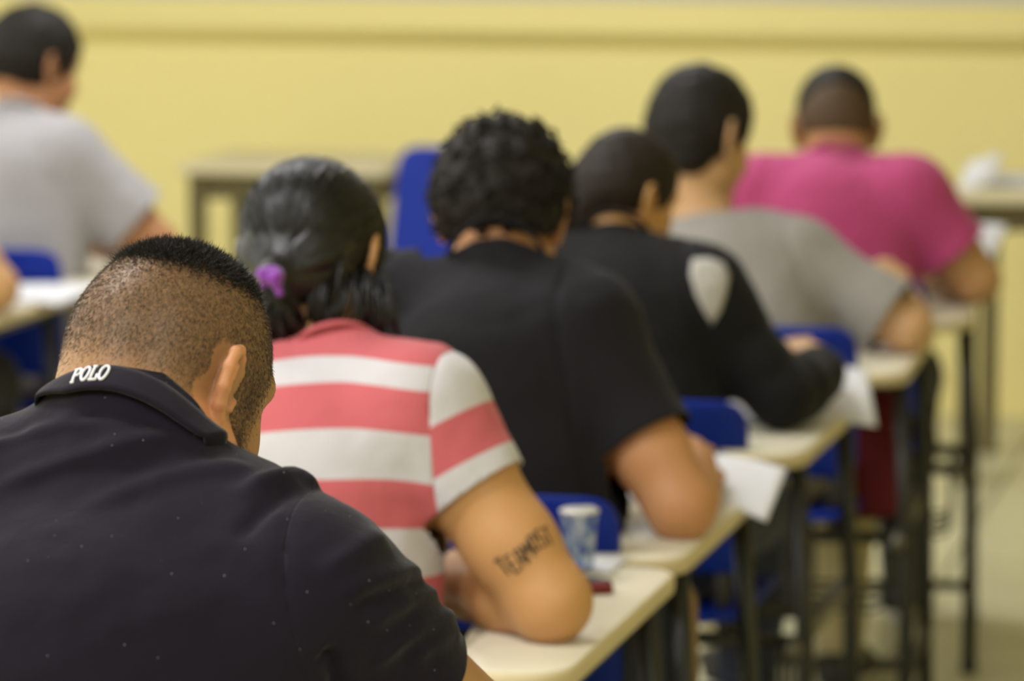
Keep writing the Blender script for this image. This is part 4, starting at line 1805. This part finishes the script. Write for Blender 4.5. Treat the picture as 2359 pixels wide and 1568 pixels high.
def build_striped():
    S = dict(pelvis=(-.055, -.06, .56), c7=(-.058, .045, 1.048), chest=(-.062, -.02, .86), head=(-.100, .14, 1.145), hrot=(6, 26, 0), hs=.95,
             shR=(.073, .005, .986), shL=(-.215, .03, .985), elR=(.242, -.03, .768), wrR=(.02, .17, .757), elL=(-.27, .16, .80), wrL=(.02, .33, .80),
             handR=((-.8, .55, -.05), (0, 0, 1)), handL=((.85, .5, -.25), (0, 0, 1)), girth=.92, armhole=.004, neck=.86, arm=1.20, deep=.95, seamx=.040, seamtilt=.06)
    root = person_root('striped', 'woman in a pink and white striped shirt with black hair tied back')
    SK = skin_mat('warm tan skin', (.56, .305, .125), (.50, .25, .095))
    body, BL, (V, Q, q) = make_body(root, S, SK, .0075, .0034, .0036, extra_boxes=[(V3(-.02, -.11, .70), V3(.33, .19, .95), .0045)])
    e0 = .016
    ed_b = [(0, PINK_ST)] + [(1.6 - z - e0, c) for z, c in zip((1.038, 1.012, .960, .902, .842, .785, .725, .665), [WHITE_ST, PINK_ST] * 4)]
    ed_s = [(0, WHITE_ST), (.2 + .030, PINK_ST), (.2 + .082, WHITE_ST), (.2 + .126, PINK_ST)]
    CB = cloth_mat('striped jersey body', PINK_ST, .85, .1, stripes=(0, 0, ed_b), var=.03)
    CS = cloth_mat('striped jersey sleeve', PINK_ST, .85, .1, stripes=(0, 0, ed_s), var=.03)
    sh = make_shirt(root, S, CB, .0055, .009, .43, .53, wr=(.0035, (8, 8, 4), 12), sleeve_mat=CS, sleeve_grow=.006, stripe=True, seam=.0015,
                    flare=.004, lines=STRIPED_FOLDS)
    neck_band(root, S, principled('pink neckband knit', PINK_ST, .85, .2, (40, .03)), .056, .004)
    make_trousers(root, S, JEANS)
    make_shoes(root, S)
    # hair: smooth cap drawn back into a low tail
    HB = hair_mat('glossy black hair', (.007, .0065, .0065), .34, .38, .4)
    hc, M, s = V3(*S['head']), rot(*S['hrot']), S['hs']
    TIE = V3(-.112, .018, 1.146)
    tq = ((TIE - hc) @ M.T) / s
    er, ec = V3(.092, .114, .098), V3(0, -.012, .040)
    spec = [('e', ec, er * .955, .02), ('e', (0, -.052, -.008), (.078, .066, .068), .02),
            ('c', (tq[0], tq[1] + .03, tq[2] + .01), (tq[0], tq[1] + .004, tq[2]), .034, .020, .03),
            ('s', (0, .105, -.035), (.105, .080, .118), .012), ('s', (0, .03, -.108), (.12, .10, .070), .012),
            ('s', (.088, -.006, -.006), (.022, .026, .036), .008), ('e', (-.078, -.014, .002), (.028, .040, .048), .01)]
    tu = unit((tq - ec) / er)
    b1 = unit(np.cross(tu, V3(1, 0, 0)))
    b2 = np.cross(tu, b1)

    def comb(q_):        # furrows that run towards the tie
        d_ = (q_ - ec) / er
        d_ = d_ / (np.linalg.norm(d_, axis=1)[:, None] + 1e-9)
        ph = np.arctan2(d_ @ b2, d_ @ b1)
        z0 = np.zeros(len(ph))
        far = np.clip(np.arccos(np.clip(d_ @ tu, -1, 1)) * 2, 0, 1)
        w1 = noise3(np.stack([np.cos(ph) * 7, np.sin(ph) * 7, far], 1), 3)
        w2 = noise3(np.stack([np.cos(ph) * 19, np.sin(ph) * 19, far * 2], 1), 6)
        return far * (.0032 * w1 + .0022 * w2)
    hair_shell(root, S, HB, spec, .003, comb, label='black hair combed back over the head')
    ribbon_hair(root, S, er, ec, tq, 7500, HB, 7, 'shiny black strands drawn back into the tie', .0014)
    # tail below the tie and loose wisps on the neck
    rng = np.random.default_rng(11)
    bm = bmesh.new()
    for k in range(110):
        j = rng.normal(size=3) * .006
        end = V3(-.115, .055, 1.045) + rng.normal(size=3) * np.array([.022, .008, .012])
        mid = lerp(TIE, end, .5) + V3(0, -.016, .004) + rng.normal(size=3) * .006
        add_tube(bm, [TIE + j * .8, TIE + j + V3(0, -.006, -.012), mid, end], [.0022, .003, .003, .0012], 5)
    for k in range(46):
        u = rng.random()
        a = V3(-.075 + .09 * u, .045 + .03 * u, 1.135 + rng.normal() * .012)
        b = V3(-.085 + .13 * u * u, .05 + .02 * u, 1.075 - .01 * u)
        m = lerp(a, b, .5) + V3(.006, -.014, -.006)
        add_tube(bm, [a, m, b], [.0026, .0028, .001], 5)
    for k in range(14):      # wisps before and behind the ear
        u = rng.random()
        a = V3(-.030 + .02 * u, .105 + .02 * u, 1.155)
        b = V3(-.018 + .016 * u + rng.normal() * .004, .085, 1.068)
        add_tube(bm, [a, lerp(a, b, .5) + V3(.004, -.012, 0), b], [.0026, .0026, .0008], 5)
    o = obj('hair_tail', bm, HB, root, True)
    o['kind'] = 'stuff'
    o['label'] = 'black tail and loose wisps of hair below the tie'
    # purple hair tie: a bunched scrunchie of two lobes
    PUR = cloth_mat('purple velvet', (.22, .045, .34), .7, .6, var=.15)
    TAIL, TIE = TIE, TIE + V3(0, -.012, 0)
    L = [Ell(TIE + V3(-.008, -.010, .003), (.009, .009, .010), rot(0, 0, -25), .006), Ell(TIE + V3(.008, -.012, .001), (.008, .009, .011), rot(0, 0, 25), .006),
         Cone(TIE + V3(-.009, -.006, -.008), TIE + V3(-.012, -.008, -.013), .004, .0035, .004), Cone(TIE + V3(.008, -.008, -.008), TIE + V3(.012, -.010, -.019), .006, .0045, .004)]
    for a in range(12):
        t0, t1 = 2 * math.pi * a / 12, 2 * math.pi * (a + 1) / 12
        rr = .009
        c0 = TIE + V3(math.cos(t0) * rr, 0, math.sin(t0) * rr)
        c1 = TIE + V3(math.cos(t1) * rr, 0, math.sin(t1) * rr)
        L.append(Cone(c0, c1, .005 + .001 * math.sin(3 * t0), .005 + .001 * math.sin(3 * t1), .004))
    v, q_ = polygonise(L, .0022, (), 1)
    v = v + vnormals(v, q_) * (noise3(v * 220, 5) * .0012)[:, None]
    tie = cloth_obj('hair_tie', v, q_, PUR, root, 0, label='purple fabric hair tie')
    # tattoo on the upper arm: dark letters following the skin
    INK = principled('faded blue-black ink', (.05, .035, .02), .6, .3, (60, .2))
    sR, eR = V3(*S['shR']), V3(*S['elR'])
    ad = unit(eR - sR)
    view = unit(V3(.20, -1.0, .15))
    rt = unit(np.cross(ad, view))
    out = unit(view - ad * (view @ ad))
    glyph = {'T': [[(0, 0), (1, 0)], [(.5, 0), (.5, 1)]], 'E': [[(.9, 0), (.1, 0), (.1, 1), (.9, 1)], [(.1, .5), (.7, .5)]],
             'A': [[(0, 1), (.3, 0), (.7, 0), (1, 1)], [(.2, .6), (.8, .6)]], 'M': [[(0, 1), (.05, 0), (.5, .6), (.95, 0), (1, 1)]],
             'O': [[(.15, .1), (.85, .1), (.9, .9), (.1, .9), (.15, .1)]], 'S': [[(.9, .05), (.15, .05), (.1, .45), (.9, .55), (.85, .95), (.05, .95)]]}
    word = 'TEAMOST'
    bm = bmesh.new()
    rad = .052
    for i, ch in enumerate(word):
        for st in glyph[ch]:
            f = []
            for a, b in zip(st, st[1:]):
                f += [lerp(a, b, k / 4) for k in range(4)]
            f.append(np.array(st[-1]))
            pts = []
            for u, v_ in f:
                th = R(-26) + R(12) * (i + u * .8)
                ln = .206 + v_ * .022 + .004 * math.sin(i)
                p = sR + ad * ln
                d = out * math.cos(th) - rt * math.sin(th)
                lo_, hi_ = .02, .09
                for _ in range(18):
                    mid = (lo_ + hi_) / 2
                    if field(BL, (p + d * mid)[None])[0] < 0:
                        lo_ = mid
                    else:
                        hi_ = mid
                pts.append(p + d * (hi_ - .0006))
            add_tube(bm, pts, .0019, 5)
    t = obj('tattoo', bm, INK, root, True)
    t['label'] = 'dark lettered tattoo across the back of the upper arm'
    return root, S


STRIPED_FOLDS = []
build_striped()


# ------------------------------------------------------------------ the others
SHORT = lambda t, back=.0: [('e', (0, -.008, .045), (.077 + t, .099 + t, .087 + t), .02), ('e', (0, -.045, .012), (.066 + t, .062 + t * .8, .058), .03),
                            ('s', (0, .112, -.030), (.12, .078, .100), .010), ('s', (0, .00, -.098 - back), (.13, .15, .066), .012),
                            ('s', (.090, -.004, -.008), (.020, .026, .038), .006), ('s', (-.090, -.004, -.008), (.020, .026, .038), .006)]


def build_charcoal():
    S = dict(pelvis=(-.0, -.06, .57), c7=(-.018, .05, 1.085), chest=(-.005, -.01, .88), head=(-.030, .15, 1.130), hrot=(-4, 22, 0), hs=1.0,
             shR=(.112, .03, .992), shL=(-.185, .05, 1.01), elR=(.268, -.045, .765), wrR=(.240, .20, .775), elL=(-.27, .17, .80), wrL=(.0, .36, .76),
             handR=((-.2, .85, .30), (.5, -.2, .9), (45, 55, 40)), handL=((.85, .5, -.05), (0, 0, 1)), girth=1.06, neck=.98, arm=1.18, seamx=-.005, seamtilt=.2, neckline=-.008)
    root = person_root('charcoal', 'person with bushy curly black hair in a charcoal t-shirt')
    SK = skin_mat('light brown skin', (.53, .27, .125), (.47, .215, .09))
    make_body(root, S, SK, .008, .0042, .0042)
    C = cloth_mat('charcoal jersey', (.0098, .0093, .0118), .85, .04, var=.12)
    make_shirt(root, S, C, .007, .012, .64, .54, wr=(.005, (7, 7, 4), 21), sleeve_grow=.014, flare=.008)
    neck_band(root, S, C, .066, .010)
    make_trousers(root, S, DARKT)
    make_shoes(root, S)
    HB = hair_mat('curly black hair', (.013, .010, .008), .62, .22, .6)
    spec = [('e', (0, -.012, .048), (.095, .115, .098), .02), ('e', (0, -.050, .008), (.086, .070, .062), .03),
            ('s', (0, .120, -.035), (.12, .085, .112), .012), ('s', (.01, .02, -.112), (.12, .16, .108), .012),
            ('s', (.096, .002, -.028), (.020, .024, .032), .008), ('s', (-.096, .002, -.028), (.020, .024, .032), .008)]
    o, (V, Q) = hair_shell(root, S, HB, spec, .0045, lambda q: noise3(q * 45, 3) * .006 + np.abs(noise3(q * 90, 8)) * .006, label='bushy black curls')
    rng = np.random.default_rng(5)
    P, N = scatter(V, Q, np.ones(len(V)), 420, 9)
    bm = bmesh.new()
    for p, n_ in zip(P, N):
        a = unit(np.cross(n_, rng.normal(size=3)))
        b = np.cross(n_, a)
        r_ = rng.uniform(.004, .008)
        pts = [p - n_ * .004 + n_ * (.0022 * k) + (a * math.cos(k * 1.1) + b * math.sin(k * 1.1)) * r_ for k in range(8)]
        add_tube(bm, pts, [.0024] * 6 + [.0018, .0008], 5)
    o = obj('curls', bm, HB, root, True)
    o['kind'] = 'stuff'
    return root


def build_black():
    S = dict(pelvis=(-.01, -.06, .56), c7=(-.055, .06, 1.015), chest=(-.03, -.005, .84), head=(-.058, .165, 1.076), hrot=(38, 18, 2), hs=.86,
             shR=(.090, .045, .935), shL=(-.205, .07, .945), elR=(.230, .02, .778), wrR=(.275, .22, .80), elL=(-.27, .18, .80), wrL=(-.02, .36, .76),
             handR=((-.75, .5, .35), (.3, -.4, .9), (30, 35, 30)), handL=((.85, .5, -.05), (0, 0, 1)), girth=.95, neck=.84, arm=1.10, seamx=.005)
    root = person_root('black', 'woman in a black long-sleeved top with a pale grey shoulder panel')
    SK = skin_mat('golden tan skin', (.56, .315, .12), (.50, .26, .09))
    make_body(root, S, SK, .009, .0045, .0042)
    C = cloth_mat('black knit', (.0065, .0063, .0068), .85, .05, var=.15)
    out = make_shirt(root, S, C, .0075, .010, 1.86, .54, wr=(.004, (7, 7, 4), 33), sleeve_grow=.012)
    neck_band(root, S, C, .060, .010)
    # pale panel let into the shoulder: a patch lifted off the sleeve surface
    prims = out['prims']
    G = cloth_mat('pale grey panel', (.42, .40, .37), .85, .1, var=.05)
    PANEL = BLACK_PANEL
    cen = np.mean(PANEL, 0)
    ring = np.array(PANEL)
    rows = [cen + (ring - cen) * f for f in (.0001, .35, .7, 1.0)]
    bm = bmesh.new()
    vs = []
    for r_ in rows:
        row = []
        for p in r_:
            for _ in range(4):
                d = field(prims, p[None])[0]
                e = 1e-3
                g = np.array([field(prims, (p + e * np.eye(3)[i])[None])[0] - field(prims, (p - e * np.eye(3)[i])[None])[0] for i in range(3)])
                p = p + unit(g) * (.0052 - d)
            row.append(bm.verts.new(p))
        vs.append(row)
    for a, b in zip(vs, vs[1:]):
        for k in range(len(a)):
            bm.faces.new((a[k], a[(k + 1) % len(a)], b[(k + 1) % len(a)], b[k]))
    o = obj('shoulder_panel', bm, G, root, True)
    add_solid(o, .006)
    o['label'] = 'pale grey panel on the shoulder of the black top'
    make_trousers(root, S, JEANS)
    make_shoes(root, S)
    HB = hair_mat('dark brown hair', (.016, .011, .008), .62, .22, .5)
    spec = SHORT(.010)[:2] + [('c', (-.01, -.080, .0), (-.02, -.105, -.065), .050, .042, .03), ('c', (-.02, -.105, -.065), (-.03, -.085, -.14), .042, .022, .02),
                              ('s', (0, .112, -.030), (.12, .074, .104), .010), ('s', (.03, .03, -.100), (.11, .115, .066), .012),
                              ('s', (.088, -.004, -.006), (.020, .026, .038), .006)]
    hair_shell(root, S, HB, spec, .0045, lambda q: noise3(q * np.array([120, 30, 60]), 3) * .002, label='dark hair drawn back behind the ear')
    return root


def build_grey():
    S = dict(pelvis=(-.01, -.05, .56), c7=(-.112, .12, .945), chest=(-.06, .02, .80), head=(-.136, .18, 1.105), hrot=(30, 14, 0), hs=1.02,
             shR=(.072, .10, .884), shL=(-.29, .13, .865), elR=(.280, .07, .768), wrR=(.250, .255, .80), elL=(-.30, .24, .78), wrL=(-.04, .38, .76),
             handR=((-.6, .2, .65), (.5, -.6, .5), (60, 70, 50)), handL=((.85, .5, -.05), (0, 0, 1)), girth=1.0, neck=.95, arm=1.05, seamx=.01)
    root = person_root('grey', 'person in a grey t-shirt with short dark hair, head turned right')
    SK = skin_mat('pale olive skin', (.58, .36, .19), (.52, .29, .14))
    make_body(root, S, SK, .009, .0045, .0042)
    C = cloth_mat('grey marl jersey', (.27, .255, .235), .9, .1, var=.08)
    make_shirt(root, S, C, .0075, .012, .84, .54, wr=(.006, (6, 6, 4), 45), sleeve_grow=.016, flare=.012)
    neck_band(root, S, C, .064, .012)
    make_trousers(root, S, KHAKI)
    make_shoes(root, S)
    HB = hair_mat('short black hair', (.012, .010, .009), .62, .22, .5)
    hair_shell(root, S, HB, SHORT(.012, .030)[:2] + [('e', (0, -.052, -.035), (.062, .050, .055), .03)] + SHORT(.012, .034)[2:], .0045, lambda q: noise3(q * 55, 3) * .003 + noise3(q * 160, 5) * .0012, label='short black hair')
    return root


def build_pink():
    S = dict(pelvis=(.01, -.05, .57), c7=(.005, .06, 1.00), chest=(.0, -.01, .83), head=(-.003, .14, 1.065), hrot=(-12, 14, 0), hs=.99,
             shR=(.166, .03, .945), shL=(-.150, .03, .940), elR=(.306, .06, .775), wrR=(.16, .28, .765), elL=(-.27, .15, .79), wrL=(-.02, .36, .76),
             handR=((-.6, .8, 0), (0, 0, 1)), handL=((.85, .5, -.05), (0, 0, 1)), girth=1.06, neck=1.08, arm=1.15, seamx=-.01)
    root = person_root('pink', 'person in a bright pink t-shirt nearest the yellow wall')
    SK = skin_mat('tan brown skin', (.48, .27, .12), (.42, .22, .09))
    make_body(root, S, SK, .009, .0045, .005)
    C = cloth_mat('bright pink jersey', (.42, .058, .17), .85, .2, var=.06)
    make_shirt(root, S, C, .008, .012, .66, .54, wr=(.005, (7, 7, 4), 51), sleeve_grow=.014, flare=.008)
    neck_band(root, S, C, .070, .010)
    make_trousers(root, S, DARKT)
    make_shoes(root, S)
    HB = hair_mat('cropped black hair', (.014, .011, .009), .62, .22, .5)
    HF = hair_mat('faded brown stubble', (.075, .045, .022), .7, .3, .35)
    hair_shell(root, S, HF, SHORT(.0025, -.012), .0045, lambda q: noise3(q * 160, 5) * .0006, name='stubble', label='brown shaved hair low on the head')
    top = [('e', (0, -.004, .056), (.084, .104, .089), .02), ('s', (0, .112, -.030), (.12, .078, .100), .010), ('s', (0, -.085, .018), (.066, .075, .062), .03),
           ('s', (0, .01, -.055), (.14, .2, .075), .02)]
    hair_shell(root, S, HB, top, .0045, lambda q: noise3(q * 90, 5) * .0018, label='short black hair on top of the head')
    return root


def build_white():
    S = dict(pelvis=(.02, -.05, .57), c7=(.035, .05, 1.065), chest=(.025, -.01, .88), head=(.040, .13, 1.165), hrot=(34, 12, 2), hs=1.02,
             shR=(.146, .035, .972), shL=(-.135, .06, .985), elR=(.335, .09, .79), wrR=(.20, .30, .765), elL=(-.25, .17, .80), wrL=(-.0, .36, .76),
             handR=((-.6, .8, 0), (0, 0, 1)), handL=((.85, .5, -.05), (0, 0, 1)), girth=1.08, neck=1.0, arm=1.2, seamx=-.005)
    root = person_root('white', 'person in a white t-shirt at the far left with dark hair')
    SK = skin_mat('reddish tan skin', (.50, .25, .13), (.44, .20, .095))
    make_body(root, S, SK, .009, .0045, .005)
    C = cloth_mat('white jersey', (.37, .358, .375), .85, .1, var=.03)
    make_shirt(root, S, C, .008, .012, .76, .54, wr=(.006, (6, 6, 4), 61), sleeve_grow=.018, flare=.018)
    neck_band(root, S, C, .068, .010)
    make_trousers(root, S, LIGHTT)
    make_shoes(root, S)
    HB = hair_mat('short dark hair', (.013, .010, .008), .62, .22, .5)
    hair_shell(root, S, HB, SHORT(.014, .0), .0045, lambda q: noise3(q * 55, 3) * .003 + noise3(q * 160, 5) * .0012, label='thick short dark hair')
    return root


def build_edge():
    S = dict(pelvis=(.0, -.05, .57), c7=(.0, .05, 1.06), chest=(.0, -.01, .88), head=(.0, .14, 1.14), hrot=(8, 24, 0), hs=1.0,
             shR=(.130, .03, .955), shL=(-.165, .04, .98), elR=(.285, .03, .775), wrR=(.16, .26, .765), elL=(-.27, .16, .80), wrL=(-.02, .36, .76),
             handR=((-.6, .8, 0), (0, 0, 1)), handL=((.85, .5, -.05), (0, 0, 1)), girth=1.05, neck=1.0, arm=1.15, seamx=-.005)
    root = person_root('edge', 'person cut off by the left edge, only a bare elbow showing')
    SK = skin_mat('tan elbow skin', (.53, .31, .14), (.47, .25, .10))
    make_body(root, S, SK, .009, .005, .005)
    C = cloth_mat('dull green jersey', (.06, .085, .06), .85, .1, var=.06)
    make_shirt(root, S, C, .009, .012, .34, .54, wr=(.005, (7, 7, 4), 71), sleeve_grow=.012, flare=.008)
    neck_band(root, S, C, .068, .010)
    make_trousers(root, S, DARKT)
    make_shoes(root, S)
    HB = hair_mat('dark cropped hair', (.013, .010, .008), .62, .22, .5)
    hair_shell(root, S, HB, SHORT(.010, .0), .005, lambda q: noise3(q * 60, 3) * .002)
    return root


BLACK_PANEL = [(.090, -.02, 1.0), (.115, -.01, 1.003), (.135, .0, .99), (.142, -.005, .97), (.140, -.02, .945), (.135, -.03, .92), (.122, -.035, .90), (.108, -.035, .92), (.096, -.035, .945), (.088, -.03, .975)]
build_charcoal()
build_black()
build_grey()
build_pink()
build_white()
build_edge()


# ------------------------------------------------------------------ bags hung under the tablets
def hang_bag(loc, w_, t_, h_, body_m, trim_m, label):
    """soft upright bag: rounded faces, a gusset band round the edge and a strap over the tablet bracket."""
    root = empty('shoulder_bag', loc)
    ol = round_outline([(-w_ / 2, 0), (w_ / 2, 0), (w_ / 2 * .94, h_), (-w_ / 2 * .94, h_)], [.03, .03, .045, .045], 6)
    for s in (-1, 1):
        obj('bag_face', plate(ol, .016, lambda u, v, q: (u, s * (t_ / 2 - .006 + .010 * (1 - (2 * u / w_) ** 2) * math.sin(math.pi * min(max(v / h_, 0), 1))) + q, v), .006), body_m, root, True)
    bm = bmesh.new()
    ring = [[bm.verts.new((p.x * k, y, (p.y - h_ / 2) * k + h_ / 2)) for p in ol] for y, k in ((-t_ / 2 + .004, .97), (-t_ / 2 + .012, 1.0), (t_ / 2 - .012, 1.0), (t_ / 2 - .004, .97))]
    for a, b in zip(ring, ring[1:]):
        for k in range(len(ol)):
            bm.faces.new((a[k], a[(k + 1) % len(ol)], b[(k + 1) % len(ol)], b[k]))
    obj('bag_gusset', bm, trim_m, root, True)
    for s in (-1, 1):
        obj('strap', tube(round_path([(-w_ * .25, s * t_ * .3, h_ - .01), (-w_ * .2, s * t_ * .12, h_ + .028), (w_ * .2, s * t_ * .12, h_ + .028), (w_ * .25, s * t_ * .3, h_ - .01)], .012), .004, 6), trim_m, root, True)
    return tag(root, label, 'bag')


BAGC = cloth_mat('dark grey canvas', (.06, .065, .07), .8, .1, var=.25)
TAN = principled('tan leather trim', (.22, .115, .030), .6, .3, (30, .15))
REDC = cloth_mat('dark red canvas', (.12, .012, .014), .8, .1, var=.2)
hang_bag((-1.22 + .240, 5.2 - .075, .421), .105, .105, .245, BAGC, TAN, 'dark grey bag with tan edging under the tablet of the person in charcoal')
hang_bag((-1.17 + .232, 7.07 + .04, .421), .10, .10, .24, REDC, REDC, 'dark red bag under the tablet of the person in grey')
